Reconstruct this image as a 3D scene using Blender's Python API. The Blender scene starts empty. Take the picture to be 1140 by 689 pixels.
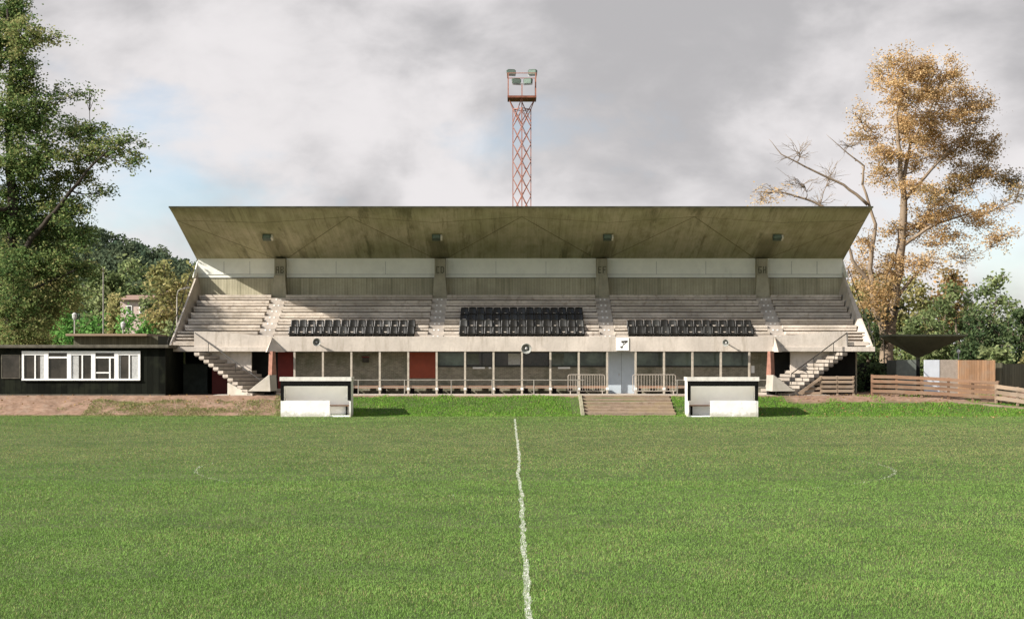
import bpy, bmesh, math, random
import numpy as np
from mathutils import Vector, Matrix

random.seed(7)
RNG = np.random.default_rng(11)
scene = bpy.context.scene
COL = scene.collection

# ------------------------------------------------------------------ survey
# The photograph was surveyed once: F = focal length, HZ = horizon row,
# CX = vanishing column, EYE = height of the tripod above the pitch (metres).
F, HZ, CX, EYE = 1700.0, 398.0, 570.0, 2.91
APRON = 0.93                         # level of the ground the stand rises from


def X_(px, Y):
    return (px - CX) * Y / F


def Z_(py, Y):
    return EYE - (py - HZ) * Y / F


def P(px, py, Y):
    return Vector((X_(px, Y), Y, Z_(py, Y)))


# ------------------------------------------------------------------ materials
class NT:
    def __init__(self, name):
        self.m = bpy.data.materials.new(name)
        self.m.use_nodes = True
        self.t = self.m.node_tree
        self.t.nodes.clear()
        self.out = self.n('ShaderNodeOutputMaterial')

    def n(self, kind, **kw):
        nd = self.t.nodes.new(kind)
        for k, v in kw.items():
            setattr(nd, k, v)
        return nd

    def l(self, a, b):
        self.t.links.new(a, b)

    def coords(self, scale=(1, 1, 1), src='Object'):
        tc = self.n('ShaderNodeTexCoord')
        mp = self.n('ShaderNodeMapping')
        mp.inputs['Scale'].default_value = scale
        self.l(tc.outputs[src], mp.inputs['Vector'])
        return mp.outputs['Vector']

    def noise(self, vec, scale, detail=4, rough=.6):
        nz = self.n('ShaderNodeTexNoise')
        nz.inputs['Scale'].default_value = scale
        nz.inputs['Detail'].default_value = detail
        nz.inputs['Roughness'].default_value = rough
        self.l(vec, nz.inputs['Vector'])
        return nz.outputs['Fac']

    def ramp(self, fac, lo, hi):
        mr = self.n('ShaderNodeMapRange')
        mr.interpolation_type = 'SMOOTHSTEP'
        mr.inputs['From Min'].default_value = lo
        mr.inputs['From Max'].default_value = hi
        self.l(fac, mr.inputs['Value'])
        return mr.outputs['Result']

    def math(self, op, a, b=None):
        m = self.n('ShaderNodeMath', operation=op)
        for i, v in enumerate((a, b)):
            if v is None:
                continue
            if isinstance(v, (int, float)):
                m.inputs[i].default_value = v
            else:
                self.l(v, m.inputs[i])
        return m.outputs[0]

    def mix(self, fac, a, b, blend='MIX'):
        m = self.n('ShaderNodeMix', data_type='RGBA', blend_type=blend)
        if isinstance(fac, (int, float)):
            m.inputs[0].default_value = fac
        else:
            self.l(fac, m.inputs[0])
        for i, v in ((6, a), (7, b)):
            if isinstance(v, (tuple, list)):
                m.inputs[i].default_value = (*v[:3], 1)
            else:
                self.l(v, m.inputs[i])
        return m.outputs[2]

    def bsdf(self, col, rough=.85, spec=.25, bump=None, bdist=.02, bstr=.5, metal=0.):
        b = self.n('ShaderNodeBsdfPrincipled')
        if isinstance(col, (tuple, list)):
            b.inputs['Base Color'].default_value = (*col[:3], 1)
        else:
            self.l(col, b.inputs['Base Color'])
        if isinstance(rough, (int, float)):
            b.inputs['Roughness'].default_value = rough
        else:
            self.l(rough, b.inputs['Roughness'])
        b.inputs['Specular IOR Level'].default_value = spec
        b.inputs['Metallic'].default_value = metal
        if bump is not None:
            bp = self.n('ShaderNodeBump')
            bp.inputs['Distance'].default_value = bdist
            bp.inputs['Strength'].default_value = bstr
            self.l(bump, bp.inputs['Height'])
            self.l(bp.outputs[0], b.inputs['Normal'])
        self.l(b.outputs[0], self.out.inputs['Surface'])
        return self.m


def mul(c, k):
    return tuple(min(.95, v * k) for v in c)


def plain(name, col, rough=.7, var=.25, scale=4., spec=.25, metal=0., dirt=None, dirt_lo=.52, dirt_hi=.75):
    """a weathered single material: two noises, optional dirt colour"""
    t = NT(name)
    v = t.coords()
    a = t.noise(v, scale, 5, .65)
    c = t.mix(t.ramp(a, .3, .7), mul(col, 1 - var), mul(col, 1 + var * .6))
    if dirt:
        d = t.noise(t.coords((1.3, 1.3, .5)), scale * .7, 6, .7)
        c = t.mix(t.math('MULTIPLY', t.ramp(d, dirt_lo, dirt_hi), .75), c, dirt)
    return t.bsdf(c, rough, spec, t.noise(v, scale * 9, 3), .01, .35, metal)


def concrete(name, col, stain, board=0.0, streak=.5, var=.22, stain2=None, axis='x', drip=.1):
    """cast concrete: cloudy tone, board marks, long water streaks down the face"""
    t = NT(name)
    v = t.coords()
    big = t.noise(v, .55, 5, .6)
    fine = t.noise(v, 7., 5, .7)
    c = t.mix(t.ramp(big, .3, .72), mul(col, 1 - var), mul(col, 1 + var * .5))
    c = t.mix(t.math('MULTIPLY', t.ramp(fine, .45, .75), .35), c, mul(col, .6))
    st = t.noise(t.coords((1.7, 1.7, drip)), 2.2, 6, .68)
    c = t.mix(t.math('MULTIPLY', t.ramp(st, .48, .72), streak), c, stain)
    if stain2:
        s2 = t.noise(t.coords((.35, .35, .5)), 1.0, 5, .65)
        c = t.mix(t.math('MULTIPLY', t.ramp(s2, .45, .7), .7), c, stain2)
    h = fine
    if board:
        sp = t.n('ShaderNodeSeparateXYZ')
        t.l(v, sp.inputs[0])
        u = t.math('MULTIPLY', sp.outputs['X'], 1.0 / board)
        fr = t.math('FRACT', u)
        groove = t.math('LESS_THAN', fr, .14)
        fl = t.math('FLOOR', u)
        wn = t.n('ShaderNodeTexWhiteNoise', noise_dimensions='1D')
        t.l(fl, wn.inputs['W'])
        c = t.mix(t.math('MULTIPLY', wn.outputs['Value'], .25), c, mul(col, .55))
        c = t.mix(t.math('MULTIPLY', groove, .35), c, mul(stain, .7))
        h = t.math('SUBTRACT', fine, groove)
    return t.bsdf(c, .9, .15, h, .02, .5)


def soffit_mat():
    """weathered board-marked slab: mottled, algae toward the middle, ragged runs from the lip"""
    t = NT('mossy_soffit_concrete')
    v = t.coords()
    big = t.noise(t.coords((1, .8, .8)), .28, 6, .62)
    mid = t.noise(t.coords((1, .35, .35)), 1.3, 6, .7)
    fine = t.noise(v, 6., 5, .7)
    run = t.noise(t.coords((2.6, .13, .13)), 1.5, 6, .72)
    run2 = t.noise(t.coords((.8, .10, .10)), 1.1, 5, .7)
    c = t.mix(t.ramp(big, .32, .68), (.54, .49, .34), (.41, .395, .235))
    c = t.mix(t.math('MULTIPLY', t.ramp(mid, .42, .7), .55), c, (.23, .22, .115))
    c = t.mix(t.math('MULTIPLY', t.ramp(fine, .5, .75), .35), c, (.33, .30, .21))
    c = t.mix(t.math('MULTIPLY', t.ramp(run, .52, .70), .55), c, (.16, .15, .085))
    c = t.mix(t.math('MULTIPLY', t.ramp(run2, .56, .70), .7), c, (.125, .122, .065))
    sp = t.n('ShaderNodeSeparateXYZ')
    t.l(v, sp.inputs[0])
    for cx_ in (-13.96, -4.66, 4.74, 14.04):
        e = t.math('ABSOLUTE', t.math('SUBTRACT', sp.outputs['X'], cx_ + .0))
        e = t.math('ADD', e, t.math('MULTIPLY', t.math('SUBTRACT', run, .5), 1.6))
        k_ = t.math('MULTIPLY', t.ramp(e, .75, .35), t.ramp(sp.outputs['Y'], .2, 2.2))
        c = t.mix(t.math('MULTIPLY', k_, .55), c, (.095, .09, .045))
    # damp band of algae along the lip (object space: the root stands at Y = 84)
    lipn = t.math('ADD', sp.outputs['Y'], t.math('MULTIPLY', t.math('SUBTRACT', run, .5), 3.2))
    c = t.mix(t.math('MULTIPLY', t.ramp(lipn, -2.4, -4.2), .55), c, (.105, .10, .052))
    u = t.math('MULTIPLY', sp.outputs['X'], 1 / .19)
    wn_ = t.n('ShaderNodeTexWhiteNoise', noise_dimensions='1D')
    t.l(t.math('FLOOR', u), wn_.inputs['W'])
    c = t.mix(t.math('MULTIPLY', wn_.outputs['Value'], .14), c, (.1, .095, .05))
    g = t.math('LESS_THAN', t.math('FRACT', u), .1)
    c = t.mix(t.math('MULTIPLY', g, .16), c, (.07, .065, .035))
    return t.bsdf(c, .92, .12, t.math('ADD', fine, t.math('MULTIPLY', mid, 2.)), .03, .5)


def bricks(name, c1, c2, mortar, w=.22, h=.075, stain=None):
    t = NT(name)
    v = t.coords()
    sp = t.n('ShaderNodeSeparateXYZ')
    t.l(v, sp.inputs[0])
    cb = t.n('ShaderNodeCombineXYZ')
    t.l(t.math('ADD', sp.outputs['X'], sp.outputs['Y']), cb.inputs[0])
    t.l(sp.outputs['Z'], cb.inputs[1])
    b = t.n('ShaderNodeTexBrick')
    b.inputs['Color1'].default_value = (*c1, 1)
    b.inputs['Color2'].default_value = (*c2, 1)
    b.inputs['Mortar'].default_value = (*mortar, 1)
    b.inputs['Scale'].default_value = 1
    b.inputs['Brick Width'].default_value = w
    b.inputs['Row Height'].default_value = h
    b.inputs['Mortar Size'].default_value = .009
    t.l(cb.outputs[0], b.inputs['Vector'])
    c = t.mix(t.math('MULTIPLY', t.ramp(t.noise(v, 5, 5, .7), .4, .7), .6), b.outputs['Color'], mul(c1, .55))
    if stain:
        c = t.mix(t.math('MULTIPLY', t.ramp(t.noise(v, 1.2, 5), .42, .7), .7), c, stain)
    return t.bsdf(c, .9, .15, b.outputs['Fac'], -.008, .6)


def boards(name, col, spacing, axis='X', var=.4, gap=.08, grey=None, rough=.85, spec=.2):
    """timber boards: one tone per board, dark joints, grain"""
    t = NT(name)
    v = t.coords()
    sp = t.n('ShaderNodeSeparateXYZ')
    t.l(v, sp.inputs[0])
    u = t.math('MULTIPLY', sp.outputs[axis], 1 / spacing)
    wn = t.n('ShaderNodeTexWhiteNoise', noise_dimensions='1D')
    t.l(t.math('FLOOR', u), wn.inputs['W'])
    c = t.mix(wn.outputs['Value'], mul(col, 1 - var), mul(col, 1 + var * .6))
    gr = t.noise(t.coords((9, 9, .8) if axis == 'X' else (.8, 9, 9)), 2.5, 5, .7)
    c = t.mix(t.math('MULTIPLY', t.ramp(gr, .4, .7), .5), c, mul(col, .55))
    if grey:
        c = t.mix(t.math('MULTIPLY', t.ramp(t.noise(v, 1.1, 4), .45, .65), .8), c, grey)
    g = t.math('LESS_THAN', t.math('FRACT', u), gap)
    c = t.mix(t.math('MULTIPLY', g, .75), c, mul(col, .18))
    return t.bsdf(c, rough, spec, t.math('SUBTRACT', gr, g), .012, .6)


def leafmat(name, trans=.3, rough=.6):
    t = NT(name)
    at = t.n('ShaderNodeAttribute', attribute_name='tint')
    d = t.n('ShaderNodeBsdfPrincipled')
    t.l(at.outputs['Color'], d.inputs['Base Color'])
    d.inputs['Roughness'].default_value = rough
    d.inputs['Specular IOR Level'].default_value = .05
    tr = t.n('ShaderNodeBsdfTranslucent')
    t.l(at.outputs['Color'], tr.inputs['Color'])
    mx = t.n('ShaderNodeMixShader')
    mx.inputs[0].default_value = trans
    t.l(d.outputs[0], mx.inputs[1])
    t.l(tr.outputs[0], mx.inputs[2])
    t.l(mx.outputs[0], t.out.inputs['Surface'])
    return t.m


def glass_dark(name, col, rough=.08):
    t = NT(name)
    v = t.coords()
    c = t.mix(t.ramp(t.noise(v, .9, 3), .35, .65), mul(col, .5), mul(col, 1.3))
    return t.bsdf(c, rough, .6)


M = {}
M['stair'] = concrete('stair_concrete', (.31, .27, .225), (.2, .16, .12), 0, .6)
M['pale'] = concrete('pale_concrete', (.51, .45, .385), (.24, .20, .15), 0, .5, .2, None, 'x', .25)
M['terrace'] = concrete('terrace_concrete', (.47, .41, .345), (.19, .155, .11), 0, .65, .25, (.30, .245, .18), 'x', .9)
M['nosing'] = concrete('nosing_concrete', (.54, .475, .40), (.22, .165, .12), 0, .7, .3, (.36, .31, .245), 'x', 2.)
M['riser'] = concrete('shaded_riser_concrete', (.17, .14, .11), (.06, .05, .04), 0, .6)  # darkened to stand for shade in the gaps under the nosings
M['aisle'] = concrete('aisle_concrete', (.46, .41, .355), (.26, .22, .17), 0, .5)
M['board'] = concrete('boardmarked_concrete', (.42, .385, .275), (.15, .145, .085), .16, .6, .2, None, 'x', .06)
M['soffit'] = soffit_mat()
M['joint'] = plain('stained_crease_line', (.20, .185, .105), .9, .45, 1.5, .1)  # stain colour that also draws the soffit creases as shade
M['lip'] = plain('blackened_lip', (.05, .048, .03), .95, .4, 2, .05)
M['rooftop'] = concrete('roof_top_concrete', (.2, .19, .15), (.1, .1, .08), 0, .4)
M['column'] = concrete('column_concrete', (.35, .32, .235), (.15, .14, .09), 0, .6)
M['wedge'] = concrete('wedge_concrete', (.36, .325, .27), (.25, .22, .16), 0, .4)
M['white'] = plain('white_panel_paint', (.76, .75, .67), .5, .06, 1.5, .3, 0, (.5, .5, .42), .58, .8)
def scuffed_white():
    t = NT('scuffed_white_paint')
    v = t.coords()
    sp = t.n('ShaderNodeSeparateXYZ')
    t.l(v, sp.inputs[0])
    n = t.noise(v, 3.2, 6, .7)
    sm = t.noise(t.coords((1, 1, 1.4)), 6., 4, .6)
    c = t.mix(t.ramp(t.noise(v, 1.1, 4), .35, .7), (.74, .73, .69), (.66, .64, .58))
    c = t.mix(t.math('MULTIPLY', t.ramp(sm, .58, .70), .45), c, (.42, .40, .36))
    mud = t.ramp(t.math('ADD', sp.outputs['Z'], t.math('MULTIPLY', t.math('SUBTRACT', n, .5), .9)), .30, .02)
    c = t.mix(t.math('MULTIPLY', mud, .6), c, (.26, .23, .14))
    return t.bsdf(c, .55, .3, sm, .01, .3)


M['scuffed'] = scuffed_white()
M['pure_white'] = plain('white_paint', (.75, .74, .70), .5, .05, 3, .3, 0, (.55, .53, .46), .6, .8)
M['dugout_in'] = plain('cream_paint', (.93, .915, .87), .6, .03, 3, .3, 0, (.6, .57, .5), .62, .85)
t_ = NT('translucent_roof_sheet')
d_ = t_.n('ShaderNodeBsdfDiffuse'); d_.inputs['Color'].default_value = (.8, .76, .68, 1)
r_ = t_.n('ShaderNodeBsdfTranslucent'); r_.inputs['Color'].default_value = (.95, .93, .86, 1)
x_ = t_.n('ShaderNodeMixShader'); x_.inputs[0].default_value = .85
t_.l(d_.outputs[0], x_.inputs[1]); t_.l(r_.outputs[0], x_.inputs[2]); t_.l(x_.outputs[0], t_.out.inputs['Surface'])
M['sheet'] = t_.m
M['edgecream'] = plain('shaded_cream_edge', (.60, .565, .50), .6, .12, 3, .2, 0, (.3, .28, .23))  # cream dulled to put shade into the dugout roof edge
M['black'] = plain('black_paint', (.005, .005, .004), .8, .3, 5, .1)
M['dark'] = plain('black_and_void_shade', (.012, .012, .01), .9, .3, 2)  # near-black fence paint; also stands for shade in voids and recesses
M['darkgreen'] = plain('dark_green_paint', (.02, .027, .02), .6, .4, 3)
M['brick'] = bricks('grey_green_brick', (.27, .25, .185), (.175, .16, .115), (.33, .30, .23), .22, .075, (.10, .105, .065))
M['stepbrick'] = bricks('brown_step_brick', (.28, .205, .145), (.20, .14, .095), (.26, .21, .16), .22, .08, (.26, .20, .12))
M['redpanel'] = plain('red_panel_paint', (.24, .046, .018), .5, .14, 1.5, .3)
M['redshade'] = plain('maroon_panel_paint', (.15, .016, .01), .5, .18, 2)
M['redpost'] = plain('rust_red_post', (.24, .115, .08), .6, .25, 4)
M['bluedoor'] = plain('grey_blue_door_paint', (.43, .48, .51), .5, .06, 2, .3, 0, (.3, .33, .36), .6, .8)
M['post'] = plain('pinkish_post_paint', (.37, .325, .26), .7, .2, 4, .2, 0, (.22, .19, .14))
M['wood'] = boards('bench_wood', (.33, .2, .13), .1, 'Z', .3, .06)
M['bracket'] = plain('white_bracket', (.72, .68, .62), .6, .1)
M['glass'] = glass_dark('greenish_glass', (.095, .125, .10), .15)
M['glass_black'] = glass_dark('black_glass', (.035, .029, .024), .15)
M['frame'] = plain('dark_window_frame', (.03, .03, .025), .5, .2)
M['galv'] = plain('galvanised_steel', (.42, .41, .39), .5, .2, 6, .4, .3)
M['rail'] = plain('dull_rail_paint', (.24, .22, .185), .6, .2, 6)
M['barrier'] = plain('cream_barrier_paint', (.38, .33, .275), .55, .2, 6)
M['darkrail'] = plain('dark_handrail_steel', (.03, .026, .022), .5, .3, 6)
M['seat'] = plain('black_seat_plastic', (.014, .0125, .0095), .4, .35, 3, .28)
M['seat_faded'] = plain('faded_seat_plastic', (.026, .025, .021), .45, .35, 3, .35)
M['horn'] = plain('grey_horn_metal', (.46, .46, .42), .55, .15, 6, .3)
M['horn_in'] = plain('horn_throat', (.22, .22, .195), .5, .2, 6)
M['lampbody'] = plain('green_lamp_body', (.07, .1, .075), .5, .3, 5)
M['lampglass'] = plain('lamp_glass', (.16, .21, .165), .2, .25, 8, .5)
M['cream'] = plain('cream_cap', (.72, .68, .55), .5, .1)
M['mast'] = plain('faded_red_lead_paint', (.30, .13, .09), .65, .22, 3, .25, 0, (.28, .12, .08))
M['mastdark'] = plain('rusty_deck_paint', (.2, .075, .045), .7, .3, 3)
M['faded'] = plain('faded_letter', (.13, .12, .082), .85, .4, 6)
M['ink'] = plain('painted_letter', (.05, .045, .036), .8, .3, 8)
M['shed'] = boards('black_tarred_boards', (.010, .011, .008), .3, 'X', .45, .05, (.017, .019, .012), .9, .05)
M['felt'] = plain('roofing_felt', (.1, .09, .07), .95, .35, 2.5, .1, 0, (.055, .05, .035))
M['curtain'] = plain('grey_net_curtain', (.4, .4, .38), .9, .2, 14)
M['fence'] = boards('reddish_fence_timber', (.225, .13, .08), .35, 'Z', .35, .0, (.22, .15, .10))
M['fence_grey'] = boards('weathered_fence_timber', (.29, .21, .145), .35, 'Z', .35, .0, (.26, .2, .15))
M['panelfence'] = boards('orange_board_fence', (.36, .21, .115), .14, 'X', .25, .06, (.30, .21, .14))
M['farfence'] = boards('green_grey_fence', (.12, .115, .075), .14, 'X', .3, .08)
M['pebble'] = bricks('pebbledash', (.38, .32, .26), (.31, .26, .21), (.27, .23, .19), .12, .05)
M['greypanel'] = plain('grey_green_panel', (.12, .135, .115), .7, .2)
M['palepanel'] = plain('pale_blue_panel', (.47, .5, .53), .6, .08, 2)
M['canopy'] = concrete('dark_canopy_concrete', (.17, .17, .105), (.08, .085, .05), 0, .5)
M['bark'] = concrete('brown_bark', (.15, .115, .085), (.07, .055, .04), 0, .7)
M['bark_dark'] = concrete('dark_bark', (.042, .034, .026), (.02, .016, .012), 0, .7)
M['bark_pale'] = concrete('pale_bark', (.225, .17, .118), (.09, .07, .05), 0, .6)
M['leaf'] = leafmat('leaf', .5)
M['grassblade'] = leafmat('grass_blade', .25, .55)
M['render'] = plain('pink_render', (.46, .36, .31), .8, .1)
M['tiles'] = plain('brown_roof_tiles', (.26, .17, .13), .85, .25, 5)


def ground_mat():
    t = NT('ground_soil_and_turf')
    v = t.coords()
    sp = t.n('ShaderNodeSeparateXYZ')
    t.l(v, sp.inputs[0])
    n1 = t.noise(v, .6, 6, .65)
    n2 = t.noise(v, 4, 5, .7)
    turf = t.mix(t.ramp(n1, .35, .65), (.05, .075, .024), (.085, .105, .04))
    turf = t.mix(t.math('MULTIPLY', t.ramp(n2, .5, .75), .5), turf, (.11, .085, .05))
    soil = t.mix(t.ramp(n2, .3, .7), (.155, .098, .066), (.26, .17, .118))
    soil = t.mix(t.math('MULTIPLY', t.ramp(t.noise(v, 1.7, 5), .5, .7), .6), soil, (.27, .2, .15))
    # the left bank is bare red earth; so is the strip along the crest
    wob = t.math('MULTIPLY', t.math('SUBTRACT', n1, .5), 2.2)
    left = t.ramp(t.math('ADD', sp.outputs['X'], t.math('MULTIPLY', wob, 1.6)), -11.2, -12.4)
    onbank = t.ramp(t.math('ADD', sp.outputs['Y'], t.math('MULTIPLY', wob, .25)), 75.9, 76.35)
    crest = t.ramp(t.math('ADD', sp.outputs['Y'], t.math('MULTIPLY', wob, .5)), 78.9, 79.4)
    right = t.ramp(t.math('ADD', sp.outputs['X'], wob), 13.6, 14.6)
    crest2 = t.math('MULTIPLY', right, t.ramp(t.math('ADD', sp.outputs['Y'], t.math('MULTIPLY', wob, .35)), 77.9, 78.6))
    msk = t.math('MAXIMUM', t.math('MULTIPLY', left, onbank), t.math('MAXIMUM', crest, crest2))
    c = t.mix(msk, turf, soil)
    far = t.ramp(sp.outputs['Y'], 92, 100)
    c = t.mix(far, c, turf)
    return t.bsdf(c, .95, .1, n2, .04, .6)


M['ground'] = ground_mat()
M['old_chalk'] = plain('worn_chalk_line', (.2, .22, .12), .9, .2, 9, .1, 0, (.1, .13, .06), .4, .6)
M['chalk'] = plain('chalk_line', (.45, .46, .38), .9, .2, 9, .1, 0, (.12, .15, .07), .4, .6)


# ------------------------------------------------------------------ mesh builder
WL = {}            # world location of every root, so meshes can be written in world space


class MB:
    def __init__(self):
        self.v, self.f = [], []

    def poly(self, pts):
        i = len(self.v)
        self.v += [tuple(p) for p in pts]
        self.f.append(tuple(range(i, i + len(pts))))
        return self

    def box(self, x0, x1, y0, y1, z0, z1):
        i = len(self.v)
        self.v += [(x, y, z) for z in (z0, z1) for x, y in ((x0, y0), (x1, y0), (x1, y1), (x0, y1))]
        for q in ((3, 2, 1, 0), (4, 5, 6, 7), (0, 1, 5, 4), (1, 2, 6, 5), (2, 3, 7, 6), (3, 0, 4, 7)):
            self.f.append(tuple(i + k for k in q))
        return self

    def prism(self, pts, off):
        n = len(pts)
        i = len(self.v)
        off = Vector(off)
        self.v += [tuple(Vector(p)) for p in pts] + [tuple(Vector(p) + off) for p in pts]
        self.f.append(tuple(range(i + n - 1, i - 1, -1)))
        self.f.append(tuple(range(i + n, i + 2 * n)))
        for k in range(n):
            k2 = (k + 1) % n
            self.f.append((i + k, i + k2, i + n + k2, i + n + k))
        return self

    def bar(self, a, b, w, h=None, up=(0, 0, 1)):
        a, b = Vector(a), Vector(b)
        h = h or w
        d = (b - a).normalized()
        u = Vector(up)
        if abs(d.dot(u)) > .98:
            u = Vector((0, 1, 0))
        s = d.cross(u).normalized() * (w / 2)
        t = s.cross(d).normalized() * (h / 2)
        return self.prism([a - s - t, a + s - t, a + s + t, a - s + t], b - a)

    def path(self, pts, radii, n=6, cap=True):
        pts = [Vector(p) for p in pts]
        i0 = len(self.v)
        for k, p in enumerate(pts):
            d = (pts[min(k + 1, len(pts) - 1)] - pts[max(k - 1, 0)])
            d = d.normalized() if d.length > 1e-9 else Vector((0, 0, 1))
            ref = Vector((0, 1, 0)) if abs(d.y) < .9 else Vector((1, 0, 0))
            s = d.cross(ref).normalized()
            t = s.cross(d)
            for j in range(n):
                a = 2 * math.pi * j / n
                self.v.append(tuple(p + (s * math.cos(a) + t * math.sin(a)) * radii[k]))
        for k in range(len(pts) - 1):
            for j in range(n):
                a, b = i0 + k * n + j, i0 + k * n + (j + 1) % n
                self.f.append((a, b, b + n, a + n))
        if cap:
            self.f.append(tuple(i0 + j for j in range(n - 1, -1, -1)))
            e = i0 + (len(pts) - 1) * n
            self.f.append(tuple(e + j for j in range(n)))
        return self

    def tube(self, a, b, r, r2=None, n=8):
        return self.path([a, b], [r, r if r2 is None else r2], n)

    def build(self, name, mat, parent=None, loc=None, smooth=False, recalc=True, bevel=0):
        if parent is not None:
            off = WL[parent.name]
        else:
            off = Vector(loc) if loc is not None else Vector((0, 0, 0))
        me = bpy.data.meshes.new(name)
        me.from_pydata([(x - off.x, y - off.y, z - off.z) for x, y, z in self.v], [], self.f)
        if recalc:
            bm = bmesh.new()
            bm.from_mesh(me)
            bmesh.ops.recalc_face_normals(bm, faces=bm.faces)
            bm.to_mesh(me)
            bm.free()
        me.materials.append(M[mat] if isinstance(mat, str) else mat)
        if smooth:
            me.shade_smooth()
        o = bpy.data.objects.new(name, me)
        COL.objects.link(o)
        if parent is not None:
            o.parent = parent
        else:
            o.location = off
        WL[o.name] = off.copy()
        if bevel:
            b = o.modifiers.new('edge', 'BEVEL')
            b.width = bevel
            b.segments = 2
            b.limit_method = 'ANGLE'
        return o


def tag(o, label=None, cat=None, group=None, kind=None):
    if label:
        o['label'] = label
    if cat:
        o['category'] = cat
    if group:
        o['group'] = group
    if kind:
        o['kind'] = kind
    return o


def thing(name, label, cat, loc=(0, 0, 0), group=None):
    o = bpy.data.objects.new(name, None)
    COL.objects.link(o)
    o.location = loc
    o.empty_display_size = .3
    WL[o.name] = Vector(loc)
    return tag(o, label, cat, group)


def copy_tree(src, loc=None, label=None, rotz=None):
    def rec(o, par):
        c = o.copy()
        COL.objects.link(c)
        if par is not None:
            c.parent = par
        for ch in [k for k in bpy.data.objects if k.parent == o]:
            rec(ch, c)
        return c
    kids = CHILD.get(src.name)

    def rec2(o, par):
        c = o.copy()
        COL.objects.link(c)
        if par is not None:
            c.parent = par
        for ch in o.children:
            rec2(ch, c)
        return c
    r = rec2(src, None)
    if loc is not None:
        r.location = loc
        WL[r.name] = Vector(loc)
    if rotz is not None:
        r.rotation_euler[2] = rotz
    if label:
        r['label'] = label
    return r


CHILD = {}


# ------------------------------------------------------------------ ground
def vnoise(x, y, s, seed):
    """smooth 2-D value noise in 0..1 (numpy)"""
    r = np.random.default_rng(seed).random((64, 64))
    u, w = x / s + 1000.37, y / s + 1000.71
    i, j = np.floor(u).astype(int), np.floor(w).astype(int)
    fu, fw = u - i, w - j
    fu, fw = fu * fu * (3 - 2 * fu), fw * fw * (3 - 2 * fw)
    g = lambda a, b: r[a % 64, b % 64]
    return (g(i, j) * (1 - fu) * (1 - fw) + g(i + 1, j) * fu * (1 - fw) +
            g(i, j + 1) * (1 - fu) * fw + g(i + 1, j + 1) * fu * fw)


def ground_z(x, y):
    """pitch at 0, bank from 76 to 79.5 m, apron level beyond; small bumps on the bank"""
    x, y = np.asarray(x, float), np.asarray(y, float)
    t = np.clip((y - 76.0) / 3.5, 0, 1)
    t = t * .65 + .35 * t * t * (3 - 2 * t)
    lump = (vnoise(x, y, .5, 3) - .5) * .13 + (vnoise(x, y, 1.6, 4) - .5) * .16
    left = np.clip((-11.5 - x) / 1.5, 0, 1)
    bank = np.clip((y - 75.8) / .6, 0, 1) * np.clip((79.6 - y) / .5, 0, 1)
    return t * APRON + lump * bank * (.35 + .9 * left)


xs = np.concatenate([[-2500, -900, -400, -200, -100, -60, -45], np.arange(-36, 36.01, .3), [45, 60, 100, 200, 400, 900, 2500]])
ys = np.concatenate([[-300, -60, 0, 12], np.arange(18, 74, 4.), np.arange(75, 80.6, .22), np.arange(82, 100, 3.), [110, 140, 200, 320, 600, 1200, 4000]])
gx, gy = np.meshgrid(xs, ys)
gz = ground_z(gx, gy)
nx, ny = len(xs), len(ys)
mb = MB()
mb.v = list(zip(gx.ravel(), gy.ravel(), gz.ravel()))
mb.f = [(j * nx + i, j * nx + i + 1, (j + 1) * nx + i + 1, (j + 1) * nx + i) for j in range(ny - 1) for i in range(nx - 1)]
tag(mb.build('ground', 'ground', smooth=True, recalc=False), kind='structure')

# concrete apron path under the stand front
mb = MB()
mb.box(-15.6, 16.6, 79.75, 83.3, APRON - .1, APRON + .03)
tag(mb.build('apron_path', 'terrace'), kind='structure')

# ------------------------------------------------------------------ pitch lines (wandering chalk, as painted)
HL = [(573, 466), (574.5, 480), (577, 500), (578.5, 513), (577, 520), (576.5, 528), (580, 545), (581.5, 570), (583, 600), (585.5, 640), (589, 689), (592, 730)]
hl_y = np.array([EYE * F / (py - HZ) for px, py in HL])
hl_x = np.array([X_(px, EYE * F / (py - HZ)) for px, py in HL])
o_ = np.argsort(hl_y)
hl_y, hl_x = hl_y[o_], hl_x[o_]


def line_x(y):
    return np.interp(y, hl_y, hl_x) + (vnoise(y, y * 0, .5, 21) - .5) * .05


mb = MB()
ly = np.arange(14.5, 72.8, .25)
lx = line_x(ly)
lw = .03 + .025 * vnoise(ly, ly * 0, .6, 22)
for k in range(len(ly)):
    mb.v += [(lx[k] - lw[k], ly[k], .006), (lx[k] + lw[k], ly[k], .006)]
mb.f = [(2 * k, 2 * k + 1, 2 * k + 3, 2 * k + 2) for k in range(len(ly) - 1)]
tag(mb.build('halfway_line', 'chalk', recalc=False), kind='structure')
CC = (.85, 41.0, 9.15)
mb = MB()
for a0, a1 in ((178, 262), (-62, 18)):
    n = 60
    i0 = len(mb.v)
    for k in range(n + 1):
        a = math.radians(a0 + (a1 - a0) * k / n)
        for r in (CC[2] - .015, CC[2] + .015):
            mb.v.append((CC[0] + r * math.cos(a), CC[1] + r * math.sin(a), .006))
    mb.f += [(i0 + 2 * k, i0 + 2 * k + 1, i0 + 2 * k + 3, i0 + 2 * k + 2) for k in range(n)]
tag(mb.build('centre_circle', 'old_chalk', recalc=False), kind='structure')


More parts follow.
